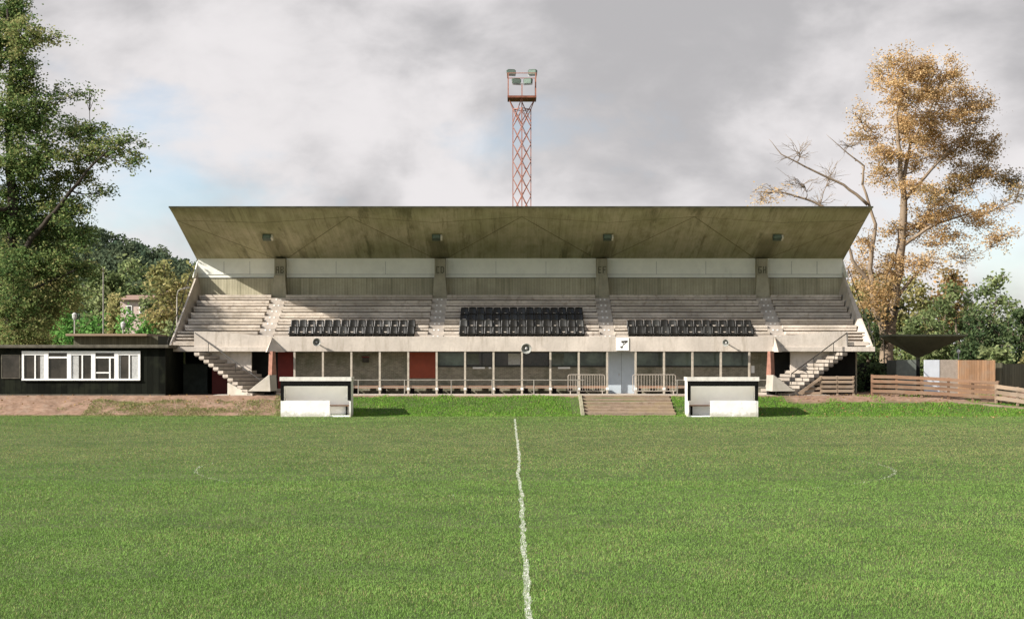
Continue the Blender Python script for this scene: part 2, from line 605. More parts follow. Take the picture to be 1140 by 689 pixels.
# ------------------------------------------------------------------ grass
def blades_object(name, x, y, z, h, w, cols, label):
    n = len(x)
    a = RNG.random(n) * 2 * np.pi
    dx, dy = np.cos(a) * w / 2, np.sin(a) * w / 2
    la = RNG.random(n) * 2 * np.pi
    lean = h * (.15 + .75 * RNG.random(n))
    co = np.zeros((n, 3, 3), np.float32)
    co[:, 0] = np.stack([x - dx, y - dy, z - .005], 1)
    co[:, 1] = np.stack([x + dx, y + dy, z - .005], 1)
    co[:, 2] = np.stack([x + np.cos(la) * lean, y + np.sin(la) * lean, z + h], 1)
    return fast_mesh(name, co.reshape(-1, 3), 3, n, cols, 'grassblade', label, 'stuff')


def fast_mesh(name, co, k, n, cols, mat, label=None, kind=None, parent=None):
    me = bpy.data.meshes.new(name)
    if parent is not None:
        co = co - np.array(WL[parent.name], dtype=np.float32)
    me.vertices.add(len(co))
    me.vertices.foreach_set('co', np.ascontiguousarray(co, np.float32).ravel())
    me.loops.add(n * k)
    me.loops.foreach_set('vertex_index', np.arange(n * k, dtype=np.int32))
    me.polygons.add(n)
    me.polygons.foreach_set('loop_start', np.arange(0, n * k, k, dtype=np.int32))
    me.update(calc_edges=True)
    at = me.attributes.new('tint', 'FLOAT_COLOR', 'FACE')
    c4 = np.ones((n, 4), np.float32)
    c4[:, :3] = cols
    at.data.foreach_set('color', c4.ravel())
    me.materials.append(M[mat])
    o = bpy.data.objects.new(name, me)
    COL.objects.link(o)
    if parent is not None:
        o.parent = parent
    WL[o.name] = WL[parent.name].copy() if parent is not None else Vector((0, 0, 0))
    tag(o, label, None, None, kind)
    return o


def lerp(a, b, t):
    return np.asarray(a)[None, :] * (1 - t[:, None]) + np.asarray(b)[None, :] * t[:, None]


def pitch_grass():
    X, Y = [], []
    for y0, y1, dens in ((14.5, 20, 2000), (20, 26, 1250), (26, 36, 680), (36, 50, 330), (50, 64, 210), (64, 76.3, 170)):
        hw = (570 / F) * y1 * 1.07 + 1.0
        n = int(dens * (y1 - y0) * 2 * hw)
        x = (RNG.random(n) * 2 - 1) * hw
        y = y0 + RNG.random(n) * (y1 - y0)
        k = np.abs(x) < (570 / F) * y * 1.07 + 1.0
        X.append(x[k]); Y.append(y[k])
    x, y = np.concatenate(X), np.concatenate(Y)
    n = len(x)
    big = vnoise(x, y, 5.5, 5)
    med = vnoise(x, y * .6, 1.1, 6)
    sm = vnoise(x, y, .33, 7)
    # worn, browner ground across the middle of the pitch
    worn = np.clip((y - 36) / 14, 0, 1) * np.clip((72 - y) / 14, .15, 1)
    brown = np.clip(.10 + .72 * worn * (.75 + .9 * big) + .30 * (med - .5), 0, .9)
    keep = RNG.random(n) > .30 * np.clip(sm - .35, 0, 1) + .18 * worn * med
    x, y, big, med, sm, brown, worn = (q[keep] for q in (x, y, big, med, sm, brown, worn))
    n = len(x)
    h = (.017 + .018 * sm + .010 * med) * (.6 + .7 * RNG.random(n)) * (1 - .25 * worn)
    w = (.0055 + .00034 * y) * (.7 + .6 * RNG.random(n))
    c = lerp((.116, .212, .042), (.168, .268, .066), np.clip(.5 * med + .3 * big + .45 * (RNG.random(n) - .3), 0, 1))
    dry = (RNG.random(n) < brown * .62)
    c[dry] = lerp((.22, .215, .085), (.29, .265, .12), RNG.random(int(dry.sum())))
    c *= ((.96 + .08 * RNG.random(n)) * (.92 + .16 * vnoise(x, y, .55, 8)) * (.92 + .16 * vnoise(x, y, 2.3, 9)))[:, None]
    # chalk on the blades along the lines
    d = np.abs(x - line_x(y))
    wd = .017 + .028 * vnoise(y, y * 0, .7, 23)
    on = (d < wd) & (y < 72.7) & (RNG.random(n) < .22 + .38 * vnoise(x, y, .45, 24))
    rr = np.hypot(x - CC[0], y - CC[1])
    ang = np.degrees(np.arctan2(y - CC[1], x - CC[0]))
    arc = (np.abs(rr - CC[2]) < .045) & (RNG.random(n) < .12 + .45 * np.exp(-(np.abs(np.abs(ang + 90) - 80) / 22) ** 2)) & (((ang < -98) | (ang > 172)) | ((ang > -62) & (ang < 20))) & (y < 43)
    c[on] = lerp((.5, .5, .45), (.72, .72, .68), RNG.random(int(on.sum())))
    c[arc] = lerp((.3, .34, .22), (.5, .52, .42), RNG.random(int(arc.sum())))
    blades_object('pitch_grass', x, y, np.zeros(n), h, w, c, 'short worn green turf of the football pitch')


def bank_grass():
    n = 150000
    x = -34 + RNG.random(n) * 68
    y = 75.7 + RNG.random(n) * 4.0
    med = vnoise(x, y, .8, 31)
    big = vnoise(x, y, 3.0, 32)
    # where grass grows: the middle and right of the bank, thin on the left earth
    edge = -11.8 + (big - .5) * 3
    p = np.where(x > edge, 1.0, np.where(y < 76.1, 1.0, 0.0))
    left = x < edge
    p = np.where(left & (x > -21.5) & (y > 76) & (y < 78.6), np.clip((med - .15) * 2.0, 0, .95), p)
    p = np.where(left & (x <= -21.5) & (y > 76), np.clip((med - .75) * 1.0, 0, .3), p)
    p = np.where((y > 79.25) & (x > edge), np.clip((med - .6), 0, 1), p)
    p = np.where((x > 13.8 + big) & (y > 77.9 + .9 * (big - .3)), np.clip((med - .55) * 1.2, 0, .5), p)
    steps = (x > X_(647, 76.5)) & (x < X_(753, 76.5)) & (y > 76.05)
    p = np.where(steps, 0, p)
    # hollow of bare earth beside the steps
    p = np.where((x > X_(636, 77)) & (x < X_(650, 77)) & (y > 76.2), p * .25, p)
    p = np.where((x > X_(750, 77)) & (x < X_(762, 77)) & (y > 76.2) & (y < 77.6), p * .35, p)
    k = RNG.random(n) < p
    x, y, med, big = x[k], y[k], med[k], big[k]
    n = len(x)
    z = ground_z(x, y)
    h = (.035 + .06 * med) * (.6 + .8 * RNG.random(n))
    w = .032 * (.7 + .6 * RNG.random(n))
    c = lerp((.085, .20, .022), (.165, .30, .045), np.clip(med * .7 + .5 * RNG.random(n) - .1, 0, 1))
    lf = x < -11.5
    c[lf] = lerp((.13, .17, .05), (.24, .23, .09), RNG.random(int(lf.sum())))
    dry = RNG.random(n) < .07
    c[dry] = (.3, .26, .12)
    c *= (.8 + .4 * RNG.random(n))[:, None]
    blades_object('bank_grass', x, y, z, h, w, c, 'longer bright green grass on the bank below the stand')


def leaf_cloud(centres, size, cols, flat=.5, aspect=.55, sizevar=.5):
    n = len(centres)
    s = size * (1 - sizevar / 2 + sizevar * RNG.random(n))
    u = RNG.normal(size=(n, 3))
    u[:, 2] *= (1 - flat)
    u /= np.linalg.norm(u, axis=1)[:, None]
    r = RNG.normal(size=(n, 3))
    r[:, 2] *= .7
    v = np.cross(u, r)
    v /= np.linalg.norm(v, axis=1)[:, None] + 1e-9
    w = np.cross(u, v)
    co = np.zeros((n, 4, 3), np.float32)
    co[:, 0] = centres - u * (s * .5)[:, None]
    co[:, 1] = centres + v * (s * .5 * aspect)[:, None] + w * (s * .12)[:, None]
    co[:, 2] = centres + u * (s * .5)[:, None]
    co[:, 3] = centres - v * (s * .5 * aspect)[:, None] + w * (s * .12)[:, None]
    return co.reshape(-1, 3)


def fallen_leaves():
    n = 800
    x = np.concatenate([11 + RNG.random(n) ** .8 * 24, -34 + RNG.random(150) * 22])
    y = np.concatenate([73 + RNG.random(n) ** .6 * 9, 77 + RNG.random(150) * 3])
    z = ground_z(x, y) + .02 + .03 * (y < 79)
    C = np.stack([x, y, z], 1).astype(np.float32)
    c = lerp((.26, .15, .06), (.42, .29, .13), RNG.random(len(x)))
    fast_mesh('fallen_leaves', leaf_cloud(C, .11, c, .75, .7), 4, len(C), c, 'leaf', 'scattered brown and yellow fallen leaves on the grass and earth', 'stuff')


pitch_grass()
bank_grass()
fallen_leaves()

# ------------------------------------------------------------------ THE STAND
XL, XR = X_(188, 82), X_(972, 82)                # ends of the roof and terrace
XC = (XL + XR) / 2
YF, YB = 82.0, 89.0
YRF = 80.6                                        # lip of the roof, forward of the parapet
ZRF, ZRB = Z_(231, YRF), Z_(290.5, YB)
RXL, RXR = X_(188, YRF), X_(972, YRF)            # soffit front / back
COLX = [X_(p, 88.7) for p in (312, 490, 670, 848)]
ROW0Y, GO, RISE, T0, NR = 83.4, .78, .365, 4.33, 7

stand = thing('grandstand', 'long grey concrete grandstand with a raked cantilever roof over open terraces', 'grandstand', (XC, 84, APRON))


def soffit_z(y):
    return ZRF + (ZRB - ZRF) * (y - YRF) / (YB - YRF)


# --- roof: folded soffit
mb = MB()
yfold = 82.5
mids = [RXL] + [(COLX[i] + COLX[i + 1]) / 2 for i in range(3)] + [RXR]
front, fold = [], []
stn = sorted([(m, .0) for m in mids] + [(c, 1.) for c in COLX])
for x, iscol in stn:
    dz = (.20 if RXL < x < RXR else 0.) if not iscol else -.12
    front.append((x, YRF, ZRF))
    fold.append((x, yfold, soffit_z(yfold) + dz))
backp = [(XL, YB + .6, ZRB)] + [(c, YB + .6, ZRB) for c in COLX] + [(XR, YB + .6, ZRB)]
bk = {c: (c, YB + .6, ZRB - .0) for c in COLX}
n = len(stn)
for i in range(n - 1):
    mb.poly([front[i], front[i + 1], fold[i + 1], fold[i]])
    (xa, ca), (xb, cb) = stn[i], stn[i + 1]
    # triangles: crease from the column foot out to the bay middle
    if ca:
        b = bk[xa]
        mb.poly([fold[i], fold[i + 1], b])
    else:
        b = bk[xb]
        mb.poly([fold[i], fold[i + 1], b])
for i in range(1, n - 1):
    if not stn[i][1]:
        mb.poly([fold[i], bk[stn[i + 1][0]], bk[stn[i - 1][0]]])
mb.poly([fold[0], bk[COLX[0]], (XL, YB + .6, ZRB)])
mb.poly([fold[-1], (XR, YB + .6, ZRB), bk[COLX[-1]]])
roof = mb.build('roof', 'soffit', stand)
mb = MB()
TH = .05
prof_f, prof_b = ZRF + TH, ZRB + .75
mb.poly([(RXL, YRF, ZRF), (RXR, YRF, ZRF), (RXR, YRF, prof_f), (RXL, YRF, prof_f)])
mb.poly([(RXL, YRF, prof_f), (RXR, YRF, prof_f), (XR, YB + .6, prof_b), (XL, YB + .6, prof_b)])
for x, xr in ((XL, RXL), (XR, RXR)):
    mb.poly([(xr, YRF, ZRF), (xr, YRF, prof_f), (x, YB + .6, prof_b), (x, YB + .6, ZRB), (xr, yfold, soffit_z(yfold))])
mb.poly([(XL, YB + .6, ZRB), (XR, YB + .6, ZRB), (XR, YB + .6, prof_b), (XL, YB + .6, prof_b)])
mb.build('roof_deck', 'rooftop', roof, recalc=False)
# thin drip edge along the lip
mb = MB()
mb.box(RXL - .01, RXR + .01, YRF - .03, YRF - .002, ZRF - .03, ZRF + TH + .01)
mb.build('drip_edge', 'lip', roof)
# thin strips along the folds, their dark tone drawing the crease shade
for i in range(n):
    x, iscol = stn[i]
    if i:
        mb = MB()
        mb.bar(fold[i - 1], fold[i], .04, .012)
        mb.build('fold_crease_strip', 'joint', roof)
    if not iscol:
        for k in (i - 1, i + 1):
            if 0 <= k < n:
                mb = MB()
                mb.bar(Vector(fold[i]), Vector(bk[stn[k][0]]), .05, .012)
                mb.build('fold_crease_strip', 'joint', roof)

# --- back wall: board-marked below, white panels above, in bays between the columns
ZW0, ZW1 = Z_(328.5, YB), Z_(309.5, YB)
cw = .32
bays = [XL + .12] + COLX + [XR - .12]
for i in range(5):
    x0 = bays[i] + (0 if i == 0 else cw)
    x1 = bays[i + 1] - (0 if i == 4 else cw)
    mb = MB()
    mb.box(x0, x1, YB, YB + .18, ZW0 - .6, ZW1)
    mb.build('back_wall', 'board', stand)
    mb = MB()
    mb.box(x0, x1, YB + .06, YB + .12, ZW1 + .02, ZRB + .25)
    pn = mb.build('white_panel', 'white', stand)
    mb = MB()
    mb.box(x0 + .01, x1 - .01, YB + .03, YB + .057, ZW1 + .20, ZW1 + .225)
    mb.build('cover_strip', 'curtain', pn)
    for j in range(1, 3):
        xx = x0 + (x1 - x0) * j / 3
        mb = MB()
        mb.box(xx - .012, xx + .012, YB + .045, YB + .0575, ZW1 + .23, ZRB - .02)
        mb.build('joint', 'curtain', pn)
    mb = MB()
    mb.box(x0, x1, YB - .05, YB + .16, ZW1 - .0 + .002, ZW1 + .018)
    mb.build('sill', 'frame', stand)
    # shuttering joints on the lower wall
    bw = None
# raked white end screens
for x, s in ((XL, 1), (XR, -1)):
    mb = MB()
    mb.prism([(x, 88.0, Z_(309, 88.0)), (x, 89.6, Z_(309, 89)), (x, 89.6, ZRB + .2), (x, 89.3, ZRB)], (.06 * s, 0, 0))
    mb.build('end_screen', 'white', stand)

# --- columns with block letters
def letter(mb, ch, x, z, w, h, y, t):
    """capital letter from bars, on the plane y, lower left corner (x, z)"""
    def b(x0, x1, z0, z1):
        mb.box(x + x0 * w, x + x1 * w, y - .012, y + .004, z + z0 * h, z + z1 * h)
    tw, th = t / w, t / h
    if ch in 'ABDEFHCG':
        b(0, tw, 0, 1)
    if ch in 'AEFCGBD':
        b(tw, 1 if ch not in 'BD' else 1 - tw * .8, 1 - th, 1)
    if ch in 'ECGBD':
        b(tw, 1 if ch not in 'BD' else 1 - tw * .8, 0, th)
    if ch in 'AEFBH':
        b(tw, .8 if ch in 'EF' else 1 - tw, .5 - th / 2, .5 + th / 2)
    if ch in 'AH':
        b(1 - tw, 1, 0, 1 if ch == 'H' else 1 - th)
    if ch == 'D':
        b(1 - tw, 1, th * .6, 1 - th * .6)
    if ch == 'B':
        b(1 - tw, 1, th * .5, .5 - th / 2)
        b(1 - tw, 1, .5 + th / 2, 1 - th * .5)
    if ch == 'G':
        b(1 - tw, 1, th, .5)
        b(.55, 1 - tw, .5 - th, .5)


for cx, txt in zip(COLX, ('AB', 'CD', 'EF', 'GH')):
    mb = MB()
    zt = Z_(306.5, 88.5)
    mb.box(cx - .31, cx + .31, 88.5, YB + .3, zt, ZRB + .1)
    # flared lower pier
    zb = T0 + 6 * RISE - .3
    mb.prism([(cx - .31, 88.36, zt), (cx + .31, 88.36, zt), (cx + .43, 88.36, zb), (cx - .43, 88.36, zb)], (0, .75, 0))
    c = mb.build('column', 'column', stand)
    for k, ch in enumerate(txt):
        mb = MB()
        letter(mb, ch, cx - .235 + k * .27, Z_(304.2, 88.5), .20, .40, 88.488, .06)
        mb.build('letter', 'faded', c)

# --- terrace steps: recessed riser darkened as gap shade, pale overhanging nosing slab
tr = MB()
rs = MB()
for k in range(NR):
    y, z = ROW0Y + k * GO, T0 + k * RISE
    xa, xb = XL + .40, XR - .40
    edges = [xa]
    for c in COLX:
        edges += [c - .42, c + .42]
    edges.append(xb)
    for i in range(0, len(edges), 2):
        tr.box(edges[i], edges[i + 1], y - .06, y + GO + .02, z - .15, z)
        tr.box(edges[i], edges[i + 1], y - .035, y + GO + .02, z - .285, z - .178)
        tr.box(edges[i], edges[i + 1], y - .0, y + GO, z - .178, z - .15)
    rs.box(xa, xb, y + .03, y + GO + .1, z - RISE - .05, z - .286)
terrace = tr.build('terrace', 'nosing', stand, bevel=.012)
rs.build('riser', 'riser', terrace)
# gangway floor behind the parapet
mb = MB()
mb.box(XL + .2, XR - .2, YF + .16, ROW0Y + .05, 3.55, 3.75)
mb.build('gangway', 'terrace', terrace)
# front-row upstand under the first row
mb = MB()
mb.box(X_(216, YF), X_(944, YF), ROW0Y - .03, ROW0Y + .045, 3.75, T0 - .22)
mb.build('upstand', 'terrace', terrace)
# aisles: half steps with two pale studs each
for c in COLX:
    mb = MB()
    sd = MB()
    for k in range(NR * 2):
        y, z = ROW0Y - .03 + k * GO / 2, T0 - RISE / 2 + k * RISE / 2
        mb.box(c - .415, c + .415, y - .03, y + GO / 2 + .05, z - RISE / 2 - .3, z)
        if k % 2 == 0:
            for s in (-.12, .12):
                sd.box(c + s - .045, c + s + .045, y - .042, y - .031, z - .12, z - .05)
    a = mb.build('aisle_steps', 'aisle', terrace)
    sd.build('stud', 'pure_white', a)
# narrow steps from the landings up to the first row
for x0, x1 in ((XL + .22, X_(216.5, YF)), (X_(943.5, YF), XR - .22)):
    mb = MB()
    for k in range(5):
        y, z = 82.45 + k * .2, 3.62 + k * .178
        mb.box(x0, x1, y - .05, ROW0Y + .1, z - .075, z)
    mb.build('landing_steps', 'nosing', stand)
    mb = MB()
    for k in range(5):
        y, z = 82.45 + k * .2, 3.62 + k * .178
        mb.box(x0, x1, y + .03, ROW0Y + .1, z - .19, z - .077)
    mb.build('landing_risers', 'riser', stand)

# --- parapet along the front, with folds at its ends
ZP0, ZP1 = Z_(391.3, YF), Z_(374.6, YF)
mb = MB()
mb.box(X_(305, YF), X_(861, YF), YF, YF + .16, ZP0, ZP1)
parapet = mb.build('parapet', 'pale', stand, bevel=.015)
for xs_, s in (((216, 305), 1), ((861, 944), -1)):
    xa, xb = X_(xs_[0], YF), X_(xs_[1], YF)
    mb = MB()
    zt = Z_(371.5, YF)
    zo = Z_(368.8, YF)
    if s == 1:
        pts = [(xa, YF + .01, Z_(386, YF)), (xb, YF + .01, Z_(386, YF)), (xb, YF + .01, ZP1), (xa + .75, YF + .01, zo), (xa, YF + .01, zo)]
    else:
        pts = [(xa, YF + .01, Z_(386, YF)), (xb, YF + .01, Z_(386, YF)), (xb, YF + .01, zo), (xb - .75, YF + .01, zo), (xa, YF + .01, ZP1)]
    mb.prism(pts, (0, .16, 0))
    mb.build('parapet', 'pale', stand)
    # projecting fold (concrete wedge)
    c = X_(303 if s == 1 else 862.5, YF)
    mb = MB()
    A = Vector((c, YF - .01, Z_(375.5, YF)))
    B = Vector((c - .36 * 1, YF - .01, ZP0 - .02))
    C = Vector((c + .70, YF - .01, ZP0 - .02))
    if s == -1:
        B, C = Vector((c - .12, YF - .01, ZP0 - .02)), Vector((c + .40, YF - .01, ZP0 - .02))
    D = Vector((c - .05, YF - 1.5, ZP0 - .03))
    mb.v += [tuple(q) for q in (A, B, C, D)]
    mb.f += [(0, 1, 3), (0, 3, 2), (1, 2, 3), (0, 2, 1)]
    mb.build('parapet_fold', 'pale', stand)

# --- landings at both ends and the side walls
for x0, x1 in ((XL - .08, X_(300, YF)), (X_(860, YF), XR + .08)):
    mb = MB()
    mb.box(x0, x1, YF - .12, YF + 2.0, Z_(391.3, YF), Z_(386, YF))
    mb.build('landing', 'pale', stand, bevel=.015)
for x, s in ((XL, 1), (XR, -1)):
    mb = MB()
    zf, zb_ = Z_(384.5, 82), Z_(303, 89.3)
    o_ = [(x, 82.05, zf - .1), (x, 82.05, zf), (x, 89.3, zb_), (x, 89.3, 5.5), (x, 84, 3.3)]
    i_ = [(x + .34 * s, 82.05, zf - .1), (x + .09 * s, 82.05, zf + .001), (x + .09 * s, 89.3, zb_), (x + .62 * s, 89.3, 5.5), (x + .5 * s, 84, 3.3)]
    mb.v += o_ + i_
    mb.f += [(0, 1, 2, 3, 4), (9, 8, 7, 6, 5)] + [(k, (k + 1) % 5, 5 + (k + 1) % 5, 5 + k) for k in range(5)]
    mb.build('side_wall', 'pale', stand)
    # thin outside rail standing along the wall top
    mb = MB()
    a, b = Vector((x - .10 * s, 82.1, Z_(381, 82))), Vector((x - .10 * s, 88.6, Z_(303, 88.6) + .25))
    mb.tube(a, b, .022, n=6)
    for k in range(6):
        q = a.lerp(b, k / 5)
        mb.tube(q - Vector((0, 0, .75)), q, .018, n=6)
    mb.build('side_rail', 'darkrail', stand)

# --- undercroft: rear wall in bays behind a row of slim posts
POSTS = [328 + 31.63 * i for i in range(17)]
YW = 83.3
ZS = ZP0                                           # soffit level
mb = MB()
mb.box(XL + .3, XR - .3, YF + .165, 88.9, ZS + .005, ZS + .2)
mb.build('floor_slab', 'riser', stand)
for px in POSTS:
    x = X_(px, YF + .1)
    mb = MB()
    mb.box(x - .052, x + .052, YF + .03, YF + .15, APRON + .02, ZS + .004)
    p = mb.build('post', 'post', stand)
    mb = MB()
    mb.box(x - .07, x + .07, YF - .005, YF + .19, APRON + .24, APRON + .38)
    mb.build('bench_bracket', 'bracket', p)
bayx = [X_(px, YW) for px in POSTS]


def bay(i):
    return bayx[i] + .0, bayx[i + 1] - .0


zc = Z_(407, YW)
for i in range(16):
    x0, x1 = bay(i)
    mb = MB()
    if i <= 3:                                     # blank brick
        mb.box(x0, x1, YW, YW + .12, APRON, ZS)
        mb.build('brick_bay', 'brick', stand)
    elif i == 4:                                   # red boarded opening
        mb.box(x0, x1, YW, YW + .12, APRON, Z_(421, YW))
        mb.build('brick_bay', 'brick', stand)
        mb = MB()
        mb.box(x0 + .05, x1 - .05, YW - .02, YW + .08, Z_(421, YW) + .005, ZS - .02)
        mb.build('red_shutter', 'redpanel', stand)
    elif i == 11:                                  # pale door
        mb.box(x0 + .02, x1 - .02, YW - .02, YW + .08, APRON + .035, ZS)
        d = mb.build('door', 'bluedoor', stand)
        mb = MB()
        xm = (x0 + x1) / 2
        mb.box(xm - .006, xm + .006, YW - .026, YW - .0205, APRON + .06, ZS - .05)
        mb.build('door_joint', 'frame', d)
        mb = MB()
        mb.box(xm - .16, xm - .1, YW - .06, YW - .0205, APRON + 1.0, APRON + 1.12)
        mb.build('handle', 'galv', d)
    else:                                          # brick with a strip window above
        zt = zc if i != 5 else Z_(407, YW)
        mb.box(x0, x1, YW, YW + .12, APRON, zt - .08)
        mb.build('brick_bay', 'brick', stand)
        mb = MB()
        mb.box(x0, x1, YW - .025, YW + .12, zt - .079, zt)
        mb.box(x0, x1, YW - .015, YW + .1, ZS - .06, ZS)
        mb.box(x0, x0 + .05, YW - .01, YW + .1, zt, ZS - .061)
        mb.box(x1 - .05, x1, YW - .01, YW + .1, zt, ZS - .061)
        if i == 6:
            mb.box(x0 + .9, x0 + .94, YW - .01, YW + .08, zt, ZS - .061)
        w = mb.build('window', 'frame', stand)
        mb = MB()
        mb.box(x0 + .051, x1 - .051, YW + .03, YW + .05, zt + .002, ZS - .062)
        mb.build('pane', 'glass_black' if i in (6, 7, 8) else 'glass', w)
        if i == 7:
            mb = MB()
            mb.box(x0 + .8, x1 - .1, YW + .015, YW + .028, zt + .05, ZS - .1)
            mb.build('blind', 'curtain', w)
        if i in (6, 9):
            mb = MB()
            mb.box(x0 + .1, x0 + .75, YW + .015, YW + .028, zt + .06, ZS - .1)
            tag(mb.build('blind', 'greypanel', w), 'grey blind')
# bench plank with a backrest strip, one length per bay
for i in range(16):
    if i == 11:
        continue
    x0, x1 = X_(POSTS[i], YF + .3) + .07, X_(POSTS[i + 1], YF + .3) - .07
    mb = MB()
    mb.box(x0, x1, YF + .12, YF + 1.1, APRON + .40, APRON + .46)
    mb.box(x0, x1, YF + .1, YF + .118, APRON + .34, APRON + .46)
    b = mb.build('bench', 'wood', stand)
    for q in (x0 + .14,):
        mb = MB()
        mb.box(q - .10, q + .12, YF + .3, YF + .4, APRON + .03, APRON + .398)
        mb.build('bench_leg', 'black', b)
# ends of the undercroft: maroon panels, near-black panels for recess shade
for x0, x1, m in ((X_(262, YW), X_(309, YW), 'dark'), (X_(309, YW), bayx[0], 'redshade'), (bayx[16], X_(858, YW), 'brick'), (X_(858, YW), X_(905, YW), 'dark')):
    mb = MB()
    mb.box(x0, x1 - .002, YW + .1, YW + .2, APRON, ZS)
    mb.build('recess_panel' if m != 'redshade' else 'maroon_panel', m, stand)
# red brown struts on concrete prows at both ends, under the parapet folds
for s in (1, -1):
    q = lambda px, py, Y: P(px if s == 1 else 1161 - px, py, Y)
    mb = MB()
    a = [q(299.5, 391, 80.75), q(303.5, 391, 80.5), q(306.5, 391, 80.75), q(303.5, 391, 81.0)]
    b = [q(298.5, 418.5, 80.75), q(302.5, 418.5, 80.5), q(308, 418.5, 80.75), q(303.5, 418.5, 81.0)]
    mb.v += [tuple(p) for p in a + b]
    mb.f += [(0, 1, 2, 3), (7, 6, 5, 4)] + [(k, (k + 1) % 4, 4 + (k + 1) % 4, 4 + k) for k in range(4)]
    mb.build('end_strut', 'redpost', stand)
    mb = MB()
    t4 = [q(300, 417.3, 79.5), q(307.5, 417.3, 79.9), q(307.5, 417.3, 81.0), q(299, 417.3, 81.0)]
    b4 = [q(301, 435.5, 79.3), q(308.5, 434.8, 79.8), q(308.5, 434.5, 81.0), q(284, 434.5, 80.2), q(276, 435.3, 79.5)]
    mb.v += [tuple(p) for p in t4 + b4]
    mb.f += [(0, 1, 2, 3), (8, 7, 6, 5, 4), (0, 4, 5, 1), (1, 5, 6, 2), (2, 6, 7, 3), (3, 7, 8), (3, 8, 0), (0, 8, 4)]
    mb.build('prow', 'wedge', stand)
    mb = MB()
    xs2 = sorted((q(286, 0, 80.5).x, q(306, 0, 80.5).x))
    mb.box(xs2[0], xs2[1], 80.3, 80.95, APRON - .05, q(0, 435, 80.5).z)
    mb.build('plinth', 'dark', stand)  # near-black, standing for the shaded hollow under the prow

# --- diagonal flights of stairs from the landings, with handrail
for s in (1, -1):
    n = 12
    px0 = 214.5 if s == 1 else 945
    top = Vector((X_(px0, 82.0), YF - .12, Z_(391.3, YF)))
    d = Vector((math.cos(math.radians(33)) * s, -math.sin(math.radians(33)), 0))
    wv = Vector((math.sin(math.radians(33)) * s, math.cos(math.radians(33)), 0))
    zz0, zz1 = top.z - .05, APRON + .12
    go, ri, W = .345, (zz0 - zz1) / (n - 1), 2.6
    # turn the flight so its upper far corner tucks under the landing
    org = top + d * .15
    mb = MB()
    wg = MB()
    for k in range(n):
        a = org + d * (go * k)
        z = zz0 - ri * k
        q = [a, a + d * (go + .03), a + d * (go + .03) + wv * W, a + wv * W]
        mb.prism([Vector((p.x, p.y, z - .155)) for p in q], (0, 0, .155))
        q2 = [a + d * .03, a + d * (go * .8), a + d * (go * .8) + wv * W, a + d * .03 + wv * W]
        q2 = [p + wv * .03 for p in q2[:2]] + [p - wv * .05 for p in q2[2:]]
        wg.prism([Vector((p.x, p.y, z - .21)) for p in q2], (0, 0, .054))
    st = mb.build('stair_flight', 'stair', stand)
    wg.build('stair_string', 'riser', st)  # dark tone stands for shade in the gaps between treads
    # support wall under the lower half
    mb = MB()
    a0, a1 = org + d * (go * 7), org + d * (go * (n - .2))
    z7 = zz0 - ri * 7 - .23
    mb.prism([Vector((a0.x, a0.y, APRON)), Vector((a1.x, a1.y, APRON)), Vector((a1.x, a1.y, APRON + .06)), Vector((a0.x, a0.y, z7))], wv * 1.7)
    mb.build('stair_wall', 'wedge', st)
    # dark steel handrail
    mb = MB()
    hp = [P(217, 370.5, 82.0), P(232, 381.5, 81.6), P(262, 403, 80.9), P(290, 423, 80.3)]
    if s == -1:
        hp = [P(943, 370.5, 82.0), P(928, 381.5, 81.6), P(906, 398, 81.0), P(881, 416, 80.4)]
    mb.path(hp, [.028] * 4, 6)
    for k in (1, 2, 3):
        mb.tube(hp[k], hp[k] - Vector((0, 0, .55)), .018, n=6)
    mb.build('handrail', 'darkrail', st)
    # pale wall behind the flight
    x0, x1 = (X_(232, 82.4), X_(280, 82.4)) if s == 1 else (X_(880, 82.4), X_(928, 82.4))
    mb = MB()
    xo, xi = (x0, x1) if s == 1 else (x1, x0)
    mb.prism([(xi, 82.4, APRON + .3), (xi, 82.4, ZS), (xo, 82.4, ZS), (xo, 82.4, ZS - .5), (xi - .7 * s, 82.4, APRON + .5)], (0, .15, 0))
    mb.build('stair_back_wall', 'pale', stand)
# near-black walls standing for the shaded rear of the undercroft at both ends, with the doors seen in it
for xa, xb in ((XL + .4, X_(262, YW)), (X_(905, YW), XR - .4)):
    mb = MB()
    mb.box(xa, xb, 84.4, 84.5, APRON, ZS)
    mb.build('undercroft_shade_wall', 'dark', stand)
mb = MB()
mb.box(X_(204, 83.5), X_(231, 83.5), 83.5, 83.6, APRON, Z_(405, 83.5))
mb.build('dark_green_panel', 'darkgreen', stand)
mb = MB()
mb.box(X_(236, 83.3), X_(259, 83.3), 83.3, 83.4, APRON, Z_(408, 83.3))
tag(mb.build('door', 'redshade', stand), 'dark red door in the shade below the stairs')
# outer flank wall of the undercroft (keeps the far side closed)
for x, s in ((XL + .3, 1), (XR - .3, -1)):
    mb = MB()
    mb.prism([(x, 84.5, APRON), (x, 89, APRON), (x, 89, 6.), (x, 84.5, ZS + .1)], (.2 * s, 0, 0))
    mb.box(min(x, x + 3 * s), max(x, x + 3 * s), 88.9, 89.1, APRON, 6.)
    mb.build('flank_wall', 'board', stand)
mb = MB()
mb.box(XL + .35, XR - .35, YB + .19, YB + .34, APRON, ZW1 - .01)
mb.build('rear_wall', 'board', stand)

# ------------------------------------------------------------------ things fixed to the stand
# bucket seats
SEATG = 'black plastic bucket seats on the terraces'


